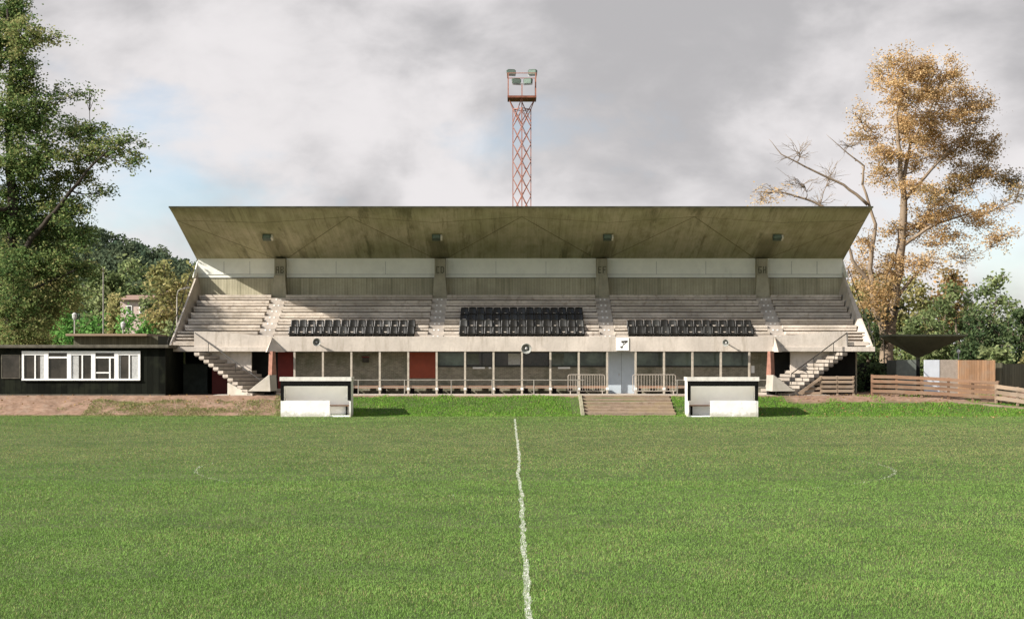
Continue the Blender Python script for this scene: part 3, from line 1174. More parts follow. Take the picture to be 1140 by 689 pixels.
def seat_proto(sm='seat'):
    r = thing('stadium_seat', 'x', 'seat', (0, 0, 0), SEATG)
    # pan: dished shell; +Z up, facing -Y
    mb = MB()
    W = .229
    nx_, ny_ = 7, 6

    def sheet(fn):
        i0 = len(mb.v)
        for th in (0, .022):
            for j in range(ny_):
                for i in range(nx_):
                    mb.v.append(fn(-1 + 2 * i / (nx_ - 1), j / (ny_ - 1), th))
        n = nx_ * ny_
        for q in (0, n):
            for j in range(ny_ - 1):
                for i in range(nx_ - 1):
                    a = i0 + q + j * nx_ + i
                    mb.f.append((a, a + 1, a + nx_ + 1, a + nx_))
        rim = [i for i in range(nx_)] + [(j + 1) * nx_ - 1 for j in range(1, ny_)] + [(ny_ - 1) * nx_ + i for i in range(nx_ - 2, -1, -1)] + [j * nx_ for j in range(ny_ - 2, 0, -1)]
        for k in range(len(rim)):
            a, b = i0 + rim[k], i0 + rim[(k + 1) % len(rim)]
            mb.f.append((a, b, b + n, a + n))
    sheet(lambda u, v, th: (W * u, -.2 + .36 * v, .015 - .05 * (1 - u * u) * math.sin(math.pi * min(1, .25 + v)) - .05 * max(0, .25 - v) * 4 * .5 - th))
    mb.build('seat', sm, r, smooth=True)
    mb = MB()
    sheet(lambda u, v, th: (W * u * (1 - .10 * v * v), .13 + .13 * v + .085 * (1 - u * u) * (1 - .45 * v) + th, -.04 + .47 * v - .025 * v * u * u))
    mb.build('backrest', sm, r, smooth=True)
    mb = MB()
    mb.box(-.03, .03, -.1, .2, -.2, -.06)
    mb.box(-.2, .2, .14, .2, -.22, -.05)
    mb.build('bracket', 'black', r)
    return r


ORD = ['leftmost', 'second', 'third', 'fourth', 'fifth', 'sixth', 'seventh', 'eighth', 'ninth', 'tenth', 'eleventh', 'twelfth', 'thirteenth', 'fourteenth', 'rightmost']
ROWN = {2: ['front', 'back'], 4: ['front', 'second', 'third', 'back']}
proto = seat_proto()
proto2 = seat_proto('seat_faded')
first = first2 = True
rseat = random.Random(5)
missing_front = set()
for bname, pxa, pxb, nrow in (('left', 321.5, 462, 2), ('centre', 511, 651, 4), ('right', 699, 839.5, 2)):
    for row in range(nrow):
        Y = ROW0Y - .3 + row * GO
        lvl = (T0 + (row - 1) * RISE)
        for i in range(15):
            if (bname, i) in missing_front and row == 0:
                continue
            if bname == 'left' and i == 14 and row == 0:
                pass
            x = X_(pxa + (pxb - pxa) * (i + .5) / 15, 83.3)
            loc = (x, Y, lvl + .24)
            pos = ORD[i] + (' from the left' if 0 < i < 14 else '')
            lab = 'black bucket seat, %s in the %s row of the %s block' % (pos, ROWN[nrow][row], bname)
            fad = rseat.random() < .10 and not first
            if fad:
                lab = lab.replace('black bucket', 'faded black bucket')
            if fad and first2:
                s_ = proto2
                s_.location = loc
                s_['label'] = lab
                first2 = False
            elif first:
                s_ = proto
                s_.location = loc
                first = False
                s_['label'] = lab
            else:
                s_ = copy_tree(proto2 if fad else proto, loc, lab)
            s_.rotation_euler = (random.uniform(-.05, .05), random.uniform(-.01, .01), random.uniform(-.03, .03))
# floodlights under the roof
dF = 84.55
fl = thing('floodlight', 'green glass floodlight under the roof above the AB column, leftmost of four', 'floodlight', (0, 0, 0), 'floodlights under the stand roof')
mb = MB()
mb.prism([(-.27, -.2, -.30), (.22, -.2, -.30), (.22, .12, -.38), (.22, .2, -.1), (.22, -.1, -.05), (-.27, -.1, -.05)][0:0] or
         [(-.27, -.2, -.28), (-.27, .14, -.40), (-.27, .24, -.16), (-.27, -.08, -.06)], (.46, 0, 0))
mb.build('housing', 'lampbody', fl)
mb = MB()
mb.prism([(-.23, -.204, -.265), (.15, -.204, -.265), (.15, -.1, -.075), (-.23, -.1, -.075)], (0, -.012, 0.006))
mb.build('glass', 'lampglass', fl)
mb = MB()
mb.prism([(.192, -.19, -.27), (.192, .13, -.39), (.192, .23, -.17), (.192, -.07, -.08)], (.1, 0, 0))
mb.build('end_cap', 'cream', fl)
mb = MB()
mb.tube((-.2, .05, -.15), (-.2, .05, .12), .02)
mb.tube((.12, .05, -.15), (.12, .05, .12), .02)
mb.build('bracket', 'lampbody', fl)
LB = ['', 'green glass floodlight under the roof above the CD column', 'green glass floodlight under the roof above the EF column',
      'green glass floodlight under the roof above the GH column, rightmost of four']
for i, px in enumerate((298, 486.5, 677, 866)):
    loc = (X_(px, dF), dF, soffit_z(dF) + .02)
    if i == 0:
        fl.location = loc
    else:
        copy_tree(fl, loc, LB[i])


# horn loudspeakers
def horn(px, py, r, yaw, pitch, label):
    c = P(px, py, YF - .55)
    t = thing('horn_loudspeaker', label, 'loudspeaker', tuple(c), 'horn loudspeakers on the parapet')
    R = Matrix.Rotation(yaw, 3, 'Z') @ Matrix.Rotation(pitch, 3, 'X')

    def lathe(prof, n=20):
        mb = MB()
        for q, (a, rr) in enumerate(prof):
            for j in range(n):
                an = 2 * math.pi * j / n
                mb.v.append(tuple(c + R @ Vector((rr * math.cos(an), a, rr * math.sin(an)))))
        for q in range(len(prof) - 1):
            for j in range(n):
                mb.f.append((q * n + j, q * n + (j + 1) % n, (q + 1) * n + (j + 1) % n, (q + 1) * n + j))
        return mb
    lathe([(-.02, r), (-.02, r * 1.04), (.0, r * 1.04), (.06, r * .8), (.16, r * .5), (.3, r * .3), (.3, .0)]).build('bell', 'horn', t, smooth=True)
    lathe([(-.02, r), (.04, r * .74), (.12, r * .46), (.24, r * .22), (.24, .0)]).build('throat', 'horn_in', t, smooth=True)
    lathe([(.02, .0), (.02, r * .24), (.05, r * .3), (.12, r * .2), (.2, .01)]).build('driver_cone', 'galv', t, smooth=True)
    mb = MB()
    b = c + R @ Vector((0, .3, 0))
    mb.tube(b, Vector((b.x, YF + .0, b.z - .05)), .035)
    mb.tube(b, Vector((b.x + .12, YF + .0, c.z - .12)), .02)
    mb.build('bracket', 'horn', t)


horn(352.5, 380.8, .21, .25, .0, 'small grey horn loudspeaker on the parapet, leftmost of three')
horn(586, 388.0, .27, .0, .15, 'large dark-mouthed horn loudspeaker on the parapet below the centre seats')
horn(808, 381.5, .185, -.55, .0, 'small grey horn loudspeaker on the parapet, rightmost of three')

# white sign with a dark emblem
c = P(693, 383, YF - .02)
sg = thing('sign', 'square white sign with a dark three-blob emblem on the parapet above the door', 'sign', tuple(c))
mb = MB()
mb.box(c.x - .34, c.x + .34, YF - .04, YF - .004, c.z - .34, c.z + .34)
mb.build('board', 'pure_white', sg)
mb = MB()
for ex, ez, er in ((.02, .12, .09), (.18, .13, .10), (-.05, -.17, .075)):
    pts = [(c.x + ex + er * (1 + .2 * math.sin(3 * a)) * math.cos(a), YF - .044, c.z + ez + er * .8 * (1 + .2 * math.cos(2 * a)) * math.sin(a)) for a in [2 * math.pi * k / 12 for k in range(12)]]
    mb.prism(pts, (0, .003, 0))
mb.bar((c.x + .19, YF - .0455, c.z + .09), (c.x + .06, YF - .0455, c.z - .03), .002, .035)
mb.bar((c.x + .06, YF - .0455, c.z - .03), (c.x - .04, YF - .0455, c.z - .14), .002, .028)
mb.bar((c.x + .04, YF - .0475, c.z + .06), (c.x + .07, YF - .0475, c.z - .02), .002, .03)
mb.build('emblem', 'ink', sg)

# small fittings on the undercroft wall
c = P(407, 400, YW - .08)
bx = thing('wall_box', 'small dark box fixed high on the brick wall, left of the red shutter', 'box', tuple(c))
mb = MB()
mb.box(c.x - .17, c.x + .17, YW - .14, YW - .002, c.z - .16, c.z + .1)
mb.build('case', 'ink', bx)
mb = MB()
mb.box(c.x - .2, c.x + .2, YW - .18, YW - .002, c.z + .102, c.z + .15)
mb.build('lid', 'redshade', bx)
for px, w, lab in ((533, .33, 'small white notice plate under the dark window, left of centre'), (628, .33, 'small white notice plate under the window right of centre'),
                   (545.5, .07, 'tiny white socket box beside the left notice plate'), (838.5, .09, 'narrow white notice on the dark wall at the right end of the undercroft')):
    py = 409.5 if px != 838.5 else 411
    c = P(px, py, YW - .03)
    hh = .045 if px != 838.5 else .2
    mb = MB()
    yy = YW if px != 838.5 else YW + .1
    mb.box(c.x - w, c.x + w, yy - .03, yy - .003, c.z - hh, c.z + hh)
    tag(mb.build('notice_plate', 'pure_white', None, tuple(c)), lab, 'notice plate')

# pipe railing on the crest of the bank
YR = 80.2
r0 = P(391, 440, YR)
pr = thing('pipe_railing', 'long low grey pipe railing along the top of the bank', 'railing', (r0.x, YR, APRON))
zt = Z_(423, YR)
mb = MB()
mb.tube((X_(391, YR), YR, zt), (X_(650, YR), YR, zt), .025)
mb.build('top_rail', 'rail', pr)
mb = MB()
mb.tube((X_(391, YR), YR, zt - .38), (X_(650, YR), YR, zt - .38), .016)
mb.build('lower_rail', 'rail', pr)
for px in (399, 450.5, 502.5, 548, 594.5, 643):
    mb = MB()
    mb.tube((X_(px, YR), YR, APRON - .1), (X_(px, YR), YR, zt), .028)
    mb.build('post', 'rail', pr)
pr2 = thing('pipe_railing', 'short grey pipe railing by the right dugout, below the right stairs', 'railing', (X_(852, YR), YR, APRON))
mb = MB()
for a, b in (((752, 423), (864, 423)), ((752, 431), (864, 431))):
    mb.tube(P(*a, YR), P(*b, YR), .022)
mb.build('rails', 'rail', pr2)
for px in (754, 800, 864):
    mb = MB()
    mb.tube((X_(px, YR), YR, APRON - .1), (X_(px, YR), YR, zt), .028)
    mb.build('post', 'rail', pr2)


# crowd barriers
def barrier(px0, px1, py0, py1, Y, label, lean=0.):
    x0, x1 = X_(px0, Y), X_(px1, Y)
    z0, z1 = APRON + .02, Z_(py0, Y)
    t = thing('crowd_barrier', label, 'barrier', ((x0 + x1) / 2, Y, z0), 'crowd barriers on the apron')
    mb = MB()
    zb = z0 + .2
    r = .08
    pts = [(x0, Y, zb), (x0, Y, z1 - r), (x0 + r * .3, Y, z1 - r * .3), (x0 + r, Y, z1), (x1 - r, Y, z1), (x1 - r * .3, Y, z1 - r * .3), (x1, Y, z1 - r), (x1, Y, zb), (x0, Y, zb)]
    mb.path(pts, [.02] * len(pts), 6)
    mb.build('frame', 'barrier', t)
    n = 15
    for k in range(1, n):
        x = x0 + (x1 - x0) * k / n
        mb = MB()
        mb.tube((x, Y, zb), (x, Y, z1), .011, n=5)
        mb.build('bar', 'barrier', t)
    for x in (x0 + .12, x1 - .12):
        mb = MB()
        mb.path([(x, Y - .3, z0), (x, Y - .22, z0 + .12), (x, Y, zb), (x, Y + .22, z0 + .12), (x, Y + .3, z0)], [.018] * 5, 6)
        mb.build('foot', 'barrier', t)


barrier(632.5, 673, 417, 438, 80.6, 'cream metal crowd barrier left of the pale door')
barrier(704.5, 752, 417, 437, 80.5, 'cream metal crowd barrier right of the pale door')

# brick steps up the bank
bs = thing('brick_steps', 'wide flight of brown brick steps up the grassy bank to the door', 'steps', (X_(700, 77.5), 77.5, 0))
n = 6
xa, xb = X_(651, 76.4), X_(752, 76.4)
for k in range(n):
    mb = MB()
    y0 = 76.1 + k * .58
    mb.box(xa - .02 * (k % 2), xb - .012 * (k % 3), y0, 79.74 if k == n - 1 else y0 + .75, -.1 if k < 2 else APRON * (k - 1) / n, APRON * (k + 1) / n + .03)
    mb.build('step', 'stepbrick', bs, bevel=.02)
mb = MB()
for k in range(n):
    y0 = 76.0 + k * .58
    mb.box(xa - .2, xa - .03, y0, y0 + .6, -.1, APRON * (k + 1) / n + .05)
mb.build('side_wall', 'board', bs)


# ------------------------------------------------------------------ dugouts
def dugout(px0, px1, open_side, label):
    Y0 = 75.0
    x0, x1 = X_(px0, Y0), X_(px1, Y0)
    D = 1.15
    t = thing('dugout', label, 'dugout', ((x0 + x1) / 2, Y0, 0), 'team dugouts below the stand')
    zt = Z_(424, Y0)
    mb = MB()
    mb.poly([(x0 - .03, Y0 - .05, zt + .10), (x1 + .03, Y0 - .05, zt + .10), (x1 + .03, Y0 + D + .12, zt + .15), (x0 - .03, Y0 + D + .12, zt + .15)])
    r = mb.build('roof', 'sheet', t, recalc=False)
    mb = MB()
    mb.box(x0 - .04, x1 + .04, Y0 - .1, Y0 - .04, zt + .0, zt + .2)
    for x in (x0 - .04, x1 + .01):
        mb.prism([(x, Y0 - .039, zt - .002), (x, Y0 + D + .13, zt - .002), (x, Y0 + D + .13, zt + .19), (x, Y0 - .039, zt + .19)], (.03, 0, 0))
    mb.build('roof_edge', 'edgecream', r)
    mb = MB()
    mb.box(x0 + .03, x1 - .03, Y0 - .09, Y0 - .03, zt - .25, zt - .003)
    mb.build('fascia', 'black', t)
    mb = MB()
    mb.box(x0 + .075, x1 - .075, Y0 + D - .06, Y0 + D, 0, zt + .1)
    mb.build('back_wall', 'dugout_in', t)
    mb = MB()
    mb.box(x0 + .075, x1 - .075, Y0 + .035, Y0 + D - .065, -.05, .05)
    mb.build('floor', 'dugout_in', t)
    zs = Z_(446, Y0)
    for s, x in ((1, x0), (-1, x1)):
        mb = MB()
        a, b = sorted((x, x + .07 * s))
        mb.box(a, b, Y0 - .02, Y0 + D + .02, 0, zs)
        if (s == 1) == (open_side == 'left'):
            mb.box(a, b, Y0 + .1, Y0 + D + .02, zs, zt + .08)
        else:
            mb.box(a, b, Y0 + .35, Y0 + D + .02, zs, zt + .08)
        mb.build('side_wall', 'scuffed', t)
        mb = MB()
        a, b = sorted((x + .0 * s, x + .15 * s))
        mb.box(a, b, Y0 - .045, Y0 + .08, zs + .012, zt - .02)
        mb.build('post', 'black', t)
        if (s == 1) != (open_side == 'left'):
            mb = MB()
            a, b = sorted((x + .03 * s, x + .06 * s))
            mb.box(a, b, Y0 + .13, Y0 + .3, zs, zt - .02)
            mb.build('post', 'black', t)
    W = x1 - x0
    mb = MB()
    if open_side == 'right':
        mb.box(x0 + .075, x1 - .30 * W, Y0 - .03, Y0 + .03, 0.01, zs + .01)
    else:
        mb.box(x0 + .32 * W, x1 - .075, Y0 - .03, Y0 + .03, 0.01, zs + .01)
    mb.build('front_panel', 'scuffed', t)
    mb = MB()
    mb.box(x0 + .08, x1 - .08, Y0 + D - .45, Y0 + D - .07, .5, .56)
    b = mb.build('bench', 'wood', t)
    mb = MB()
    for q in (x0 + .3, (x0 + x1) / 2, x1 - .3):
        mb = MB()
        mb.box(q - .03, q + .03, Y0 + D - .4, Y0 + D - .1, 0, .498)
        mb.build('bench_leg', 'black', b)
    return t


dugout(312.5, 390.5, 'right', 'white dugout on the left, with its gap at the right end of the front panel')
dugout(765.5, 844, 'left', 'white dugout on the right, beside the brick steps, with its gap at the left end')

# ------------------------------------------------------------------ floodlight mast
YM = 106.0
mx, mw = X_(581, YM), X_(591, YM) - X_(581, YM)
mast = thing('floodlight_mast', 'tall faded red lattice floodlight mast rising behind the stand roof', 'mast', (mx, YM, APRON))
zdeck = Z_(111, YM)
ztap = Z_(122, YM)
legs = [(-mw, 0), (0, -mw), (mw, 0), (0, mw)]
for lx_, ly_ in legs:
    mb = MB()
    mb.bar((mx + lx_, YM + ly_, APRON), (mx + lx_, YM + ly_, ztap), .062)
    mb.bar((mx + lx_, YM + ly_, ztap), (mx + lx_ * 1.42, YM + ly_ * 1.42, zdeck), .055)
    mb.build('leg', 'mast', mast)
for side in range(4):
    (ax, ay), (bx_, by_) = legs[side], legs[(side + 1) % 4]
    mb = MB()
    npan = 16
    h = (ztap - APRON) / npan
    for k in range(npan):
        za, zb = APRON + k * h, APRON + (k + 1) * h
        A0, A1 = Vector((mx + ax, YM + ay, za)), Vector((mx + ax, YM + ay, zb))
        B0, B1 = Vector((mx + bx_, YM + by_, za)), Vector((mx + bx_, YM + by_, zb))
        mb.bar(A0, B1, .034)
        mb.bar(B0, A1, .034)
    mb.bar((mx + ax, YM + ay, ztap), (mx + bx_, YM + by_, ztap), .05)
    mb.bar((mx + ax, YM + ay, ztap - .9), (mx + bx_ * 1.42, YM + by_ * 1.42, zdeck), .045)
    mb.build('bracing', 'mast', mast)
hd = X_(597, YM) - mx
mb = MB()
mb.box(mx - hd, mx + hd, YM - hd, YM + hd, zdeck, zdeck + .05)
mb.box(mx - hd, mx + hd, YM - hd - .04, YM - hd - .001, zdeck - .04, zdeck + .10)
mb.build('platform', 'mastdark', mast)
ztop = Z_(84.5, YM)
mb = MB()
for sx in (-1, 1):
    for sy in (-1, 1):
        mb.bar((mx + sx * hd * .95, YM + sy * hd * .95, zdeck + .08), (mx + sx * hd * .95, YM + sy * hd * .95, ztop), .075)
for sy in (-1, 1):
    mb.bar((mx - hd, YM + sy * hd * .95, ztop), (mx + hd, YM + sy * hd * .95, ztop), .05)
for sx in (-1, 1):
    mb.bar((mx + sx * hd, YM - hd * .95, ztop), (mx + sx * hd, YM + hd * .95, ztop), .05)
mb.bar((mx, YM - hd, zdeck), (mx, YM - hd, Z_(96, YM)), .07)
mb.build('head_frame', 'mast', mast)
mb = MB()
mb.bar((mx - hd * .65, YM - hd - .05, Z_(96, YM)), (mx + hd * .65, YM - hd - .05, Z_(96, YM)), .05)
mb.build('lamp_bar', 'galv', mast)
lp = thing('mast_lamp', 'boxy green floodlight at top left of the mast', 'floodlight', (0, 0, 0), 'lamps on the floodlight mast')
mb = MB()
mb.prism([(-.28, -.02, .06), (-.3, -.02, .36), (-.2, -.02, .44), (.2, -.02, .44), (.3, -.02, .36), (.28, -.02, .06)], (0, .3, .04))
mb.build('housing', 'lampbody', lp)
mb = MB()
mb.prism([(-.25, -.045, .09), (-.25, -.045, .39), (.25, -.045, .39), (.25, -.045, .09)], (0, .022, 0))
mb.build('glass', 'lampglass', lp)
mb = MB()
mb.bar((-.3, .1, .02), (.3, .1, .02), .06)
mb.bar((-.3, .1, .02), (-.32, .1, .25), .03)
mb.bar((.3, .1, .02), (.32, .1, .25), .03)
mb.build('yoke', 'galv', lp)
for i, (px, py, yo, lab) in enumerate(((569.5, 84.5, 0, None), (592.5, 84.5, 0, 'boxy green floodlight at top right of the mast'),
                                       (575.5, 94.5, -hd, 'boxy green floodlight on the lower bar of the mast, left one'), (587.3, 94.5, -hd, 'boxy green floodlight on the lower bar of the mast, right one'))):
    q = P(px, py, YM + yo - .1)
    if i == 0:
        lp.location = q
        lp.rotation_euler = (0, 0, .25)
    else:
        c_ = copy_tree(lp, tuple(q), lab)
        c_.rotation_euler = (0, 0, (-.25, .3, -.3)[i - 1])

# ------------------------------------------------------------------ shed on the left
YS = 80.0
sx0, sx1 = X_(-60, YS), X_(184, YS)
sh = thing('clubhouse_shed', 'long black tarred timber shed with white window frames and a felt roof', 'shed', ((sx0 + sx1) / 2, YS, APRON))
zr = Z_(387.5, YS)
mb = MB()
mb.box(sx0, sx1, YS, YS + 4.5, APRON - .15, zr)
shw = mb.build('wall', 'shed', sh)
mb = MB()
mb.box(sx0 - .2, sx1 + .25, YS - .32, YS + 4.8, zr + .002, zr + .17)
mb.build('roof', 'felt', sh, bevel=.03)
mb = MB()
mb.box(sx0, sx1 + .02, YS - .09, YS - .004, APRON - .05, APRON + .06)
mb.build('plinth', 'felt', sh)


def zx(z):                       # helper: column inside the enlarged shed view
    return X_(z / 4.92, YS)


zt, zb = Z_(340 + 250 / 4.92, YS), Z_(340 + 410 / 4.92, YS)
# outer frame of the window band
mb = MB()
mb.box(zx(122), zx(770), YS - .10, YS - .003, zt - .09, zt)
mb.box(zx(122), zx(770), YS - .12, YS - .003, zb, zb + .09)
mb.build('window_surround', 'pure_white', sh)
for a, b, kind in ((122, 256, 'AM'), (256, 381, 'B'), (381, 513, 'AC'), (513, 640, 'D'), (640, 770, 'AE')):
    xa, xb = zx(a), zx(b)
    mb = MB()
    e = .11
    y0, y1 = YS - .085, YS - .003
    mb.box(xa, xa + e, y0, y1, zb + .091, zt - .091)
    mb.box(xb - e, xb - .001, y0, y1, zb + .091, zt - .091)
    zl = Z_(340 + 272 / 4.92, YS)
    if kind[0] == 'A':
        mb.box(xa + e, xb - e, y0 + .01, y1, zl, zt - .092)
        xm = (xa + xb) / 2 + .05
        mb.box(xm - .035, xm + .035, y0 + .02, y1, zb + .091, zl - .002)
    else:
        zl2 = Z_(340 + 285 / 4.92, YS)
        mb.box(xa + e, xb - e, y0 + .01, y1, zl2 - .04, zl2 + .05)
        if kind == 'D':
            zl3 = Z_(340 + 368 / 4.92, YS)
            mb.box(xa + e, xb - e - .28, y0 + .02, y1, zl3 - .035, zl3 + .035)
            mb.box(xb - e - .28, xb - e - .2, y0 + .015, y1, zb + .091, zl2 - .042)
    w = mb.build('window', 'pure_white', sh)
    mb = MB()
    mb.box(xa + e, xb - e, YS - .025, YS - .012, zb + .092, zt - .094)
    mb.build('pane', 'glass_black', w)
    mb = MB()
    if kind == 'AM':
        mb.box(xb - e - .22, xb - e - .01, YS - .04, YS - .027, zb + .1, zl - .01)
    elif kind == 'AC':
        mb.box(xa + e + .01, xa + e + .38, YS - .04, YS - .027, zb + .1, zl - .01)
    elif kind == 'AE':
        mb.box(xb - e - .34, xb - e - .01, YS - .04, YS - .027, zb + .1, zl - .01)
        mb.box(xa + e + .01, xa + e + .1, YS - .04, YS - .027, zb + .1, zl - .01)
    if mb.v:
        mb.build('curtain', 'curtain', w)
# dark window at the left end
mb = MB()
xa, xb = zx(8), zx(112)
za, zbb = Z_(340 + 268 / 4.92, YS), Z_(340 + 400 / 4.92, YS)
mb.box(xa, xb, YS - .05, YS - .003, za - .05, za)
mb.box(xa, xb, YS - .05, YS - .003, zbb, zbb + .05)
mb.box(xa, xa + .05, YS - .05, YS - .003, zbb + .051, za - .051)
mb.box(xb - .05, xb, YS - .05, YS - .003, zbb + .051, za - .051)
w = mb.build('window', 'felt', sh)
tag(w, 'unpainted dark window')
mb = MB()
mb.box(xa + .05, xb - .05, YS - .03, YS - .015, zbb + .06, za - .06)
mb.build('pane', 'glass_black', w)

# low flat-roofed building behind the shed
YH = 98.0
hb = thing('flat_roofed_hut', 'low dark hut with a thin flat roof showing above the black shed', 'hut', (X_(120, YH), YH, APRON))
mb = MB()
mb.box(X_(82, YH), X_(176, YH), YH, YH + 5, APRON, Z_(374, YH))
mb.build('wall', 'farfence', hb)
mb = MB()
mb.box(X_(75, YH), X_(165, YH), YH - .4, YH + 5.4, Z_(374, YH) + .002, Z_(372, YH) + .03)
mb.build('roof', 'fence_grey', hb)

# ------------------------------------------------------------------ right hand side: fences, hedge, kiosk walls, canopy
def rail_fence(pts, nrail, h, w, mat, name, label, group=None, cap=True, z0off=0.):
    base = Vector(pts[0])
    t = thing(name, label, 'fence', tuple(base), group)
    for p in pts:
        mb = MB()
        mb.box(p[0] - .055, p[0] + .055, p[1] - .05, p[1] + .06, p[2] - .25, p[2] + h)
        mb.build('post', mat, t)
    for k in range(len(pts) - 1):
        a, b = Vector(pts[k]), Vector(pts[k + 1])
        mb = MB()
        for r in range(nrail):
            z = h - w / 2 - .02 - r * (h - .1 - z0off) / nrail + random.uniform(-.008, .008)
            off = Vector((0, -.075, z))
            mb.bar(a + off + (a - b) * .02, b + off, .035, w)
        mb.build('rails', mat, t)
    return t


def gp(px, py, Y):
    x = X_(px, Y)
    return (x, Y, float(ground_z(np.array([x]), np.array([Y]))[0]))


pts = [gp(971, 0, 79.6), gp(998, 0, 79.4), gp(1026, 0, 79.15), gp(1056, 0, 78.85), gp(1083, 0, 78.55), gp(1111, 0, 78.25)]
rail_fence(pts, 4, 1.10, .17, 'fence', 'rail_fence', 'reddish brown four-rail timber fence on the right, below the dark canopy')
pts = [gp(1109, 0, 78.1), gp(1133, 0, 77.65), gp(1160, 0, 77.2)]
rail_fence(pts, 3, .98, .2, 'fence_grey', 'rail_fence', 'lower weathered timber fence at the right edge of the picture')
pts = [gp(914, 0, 79.9), gp(932, 0, 79.9), gp(950, 0, 79.9)]
f3 = rail_fence(pts, 4, 1.02, .15, 'fence_grey', 'rail_fence', 'short weathered slatted fence at the foot of the right stairs')
mb = MB()
mb.bar(P(889, 438.5, 79.7), P(914, 420.5, 79.8), .06, .14)
mb.build('sloping_rail', 'fence_grey', f3)
mb = MB()
for k, (pa, pb) in enumerate((((892, 438), (914, 437.5)), ((896, 433), (914, 432)), ((903, 427.5), (914, 427)))):
    mb.bar(P(*pa, 79.85), P(*pb, 79.85), .035, .14)
mb.build('short_slats', 'fence_grey', f3)
# timber edging along the path
mb = MB()
mb.bar(gp(1056, 0, 78.3), gp(1165, 0, 77.0), .12, .16)
tag(mb.build('timber_edging', 'fence_grey'), 'weathered timber edging lying along the foot of the right fence', 'edging')

# kiosk walls
YK = 84.5


def panel(name, px0, px1, pyt, Y, mat, label, cat, th=.1):
    mb = MB()
    x0, x1 = X_(px0, Y), X_(px1, Y)
    mb.box(x0, x1, Y, Y + th, APRON - .1, Z_(pyt, Y))
    o = mb.build(name, mat, None, ((x0 + x1) / 2, Y, APRON))
    return tag(o, label, cat)


kw = thing('kiosk', 'grey walled turnstile kiosk with a pale blue panel below the dark canopy', 'kiosk', (X_(1030, YK), YK, APRON))
for px0, px1, m, nm, yy in ((998, 1020, 'greypanel', 'grey_panel', YK), (1020, 1029, 'dark', 'doorway', YK + .9), (1029, 1046, 'palepanel', 'pale_panel', YK), (1046, 1066.5, 'pebble', 'pebbledash_wall', YK + .02)):  # doorway is a near-black sheet standing for shade in the gap
    mb = MB()
    mb.box(X_(px0, YK), X_(px1, YK) - .003, yy, yy + .1, APRON - .1, Z_(400.5, YK))
    mb.build(nm, m, kw)
for pa, pb in ((998, 1000), (1064, 1066)):
    mb = MB()
    mb.box(X_(pa, YK), X_(pb, YK), YK + .13, YK + 2.2, APRON, Z_(401, YK))
    mb.build('side_wall', 'greypanel', kw)
panel('board_fence', 1067, 1108, 400.8, YK - .1, 'panelfence', 'orange brown vertical board fence beside the pebbledash wall', 'fence')
panel('dark_gate', 1108.5, 1116, 404, YK + .3, 'farfence', 'narrow dark gate between the orange board fence and the far fence', 'gate')
panel('far_board_fence', 1116.5, 1180, 405, YK + 3, 'farfence', 'grey green vertical board fence at the far right', 'fence')

cp = thing('canopy', 'dark concrete canopy like an upturned pyramid among the trees on the right', 'canopy', (23.9, 90.2, APRON))
zt = EYE + 1.24
B_, C_, D_, A_ = (21.9, 88.0), (26.25, 88.0), (26.45, 92.3), (22.2, 92.3)
ap = (23.95, 90.1, 2.86)
mb = MB()
cs = [(*q, zt) for q in (B_, C_, D_, A_)]
for k in range(4):
    mb.poly([cs[k], cs[(k + 1) % 4], ap])
ct = [(x, y, z + .1) for x, y, z in cs]
for k in range(4):
    mb.poly([cs[k], cs[(k + 1) % 4], ct[(k + 1) % 4], ct[k]])
mb.poly(ct)
mb.build('shell', 'canopy', cp)
mb = MB()
mb.box(ap[0] - .1, ap[0] + .1, ap[1] - .1, ap[1] + .1, APRON - .1, ap[2] + .15)
mb.build('stem', 'canopy', cp)


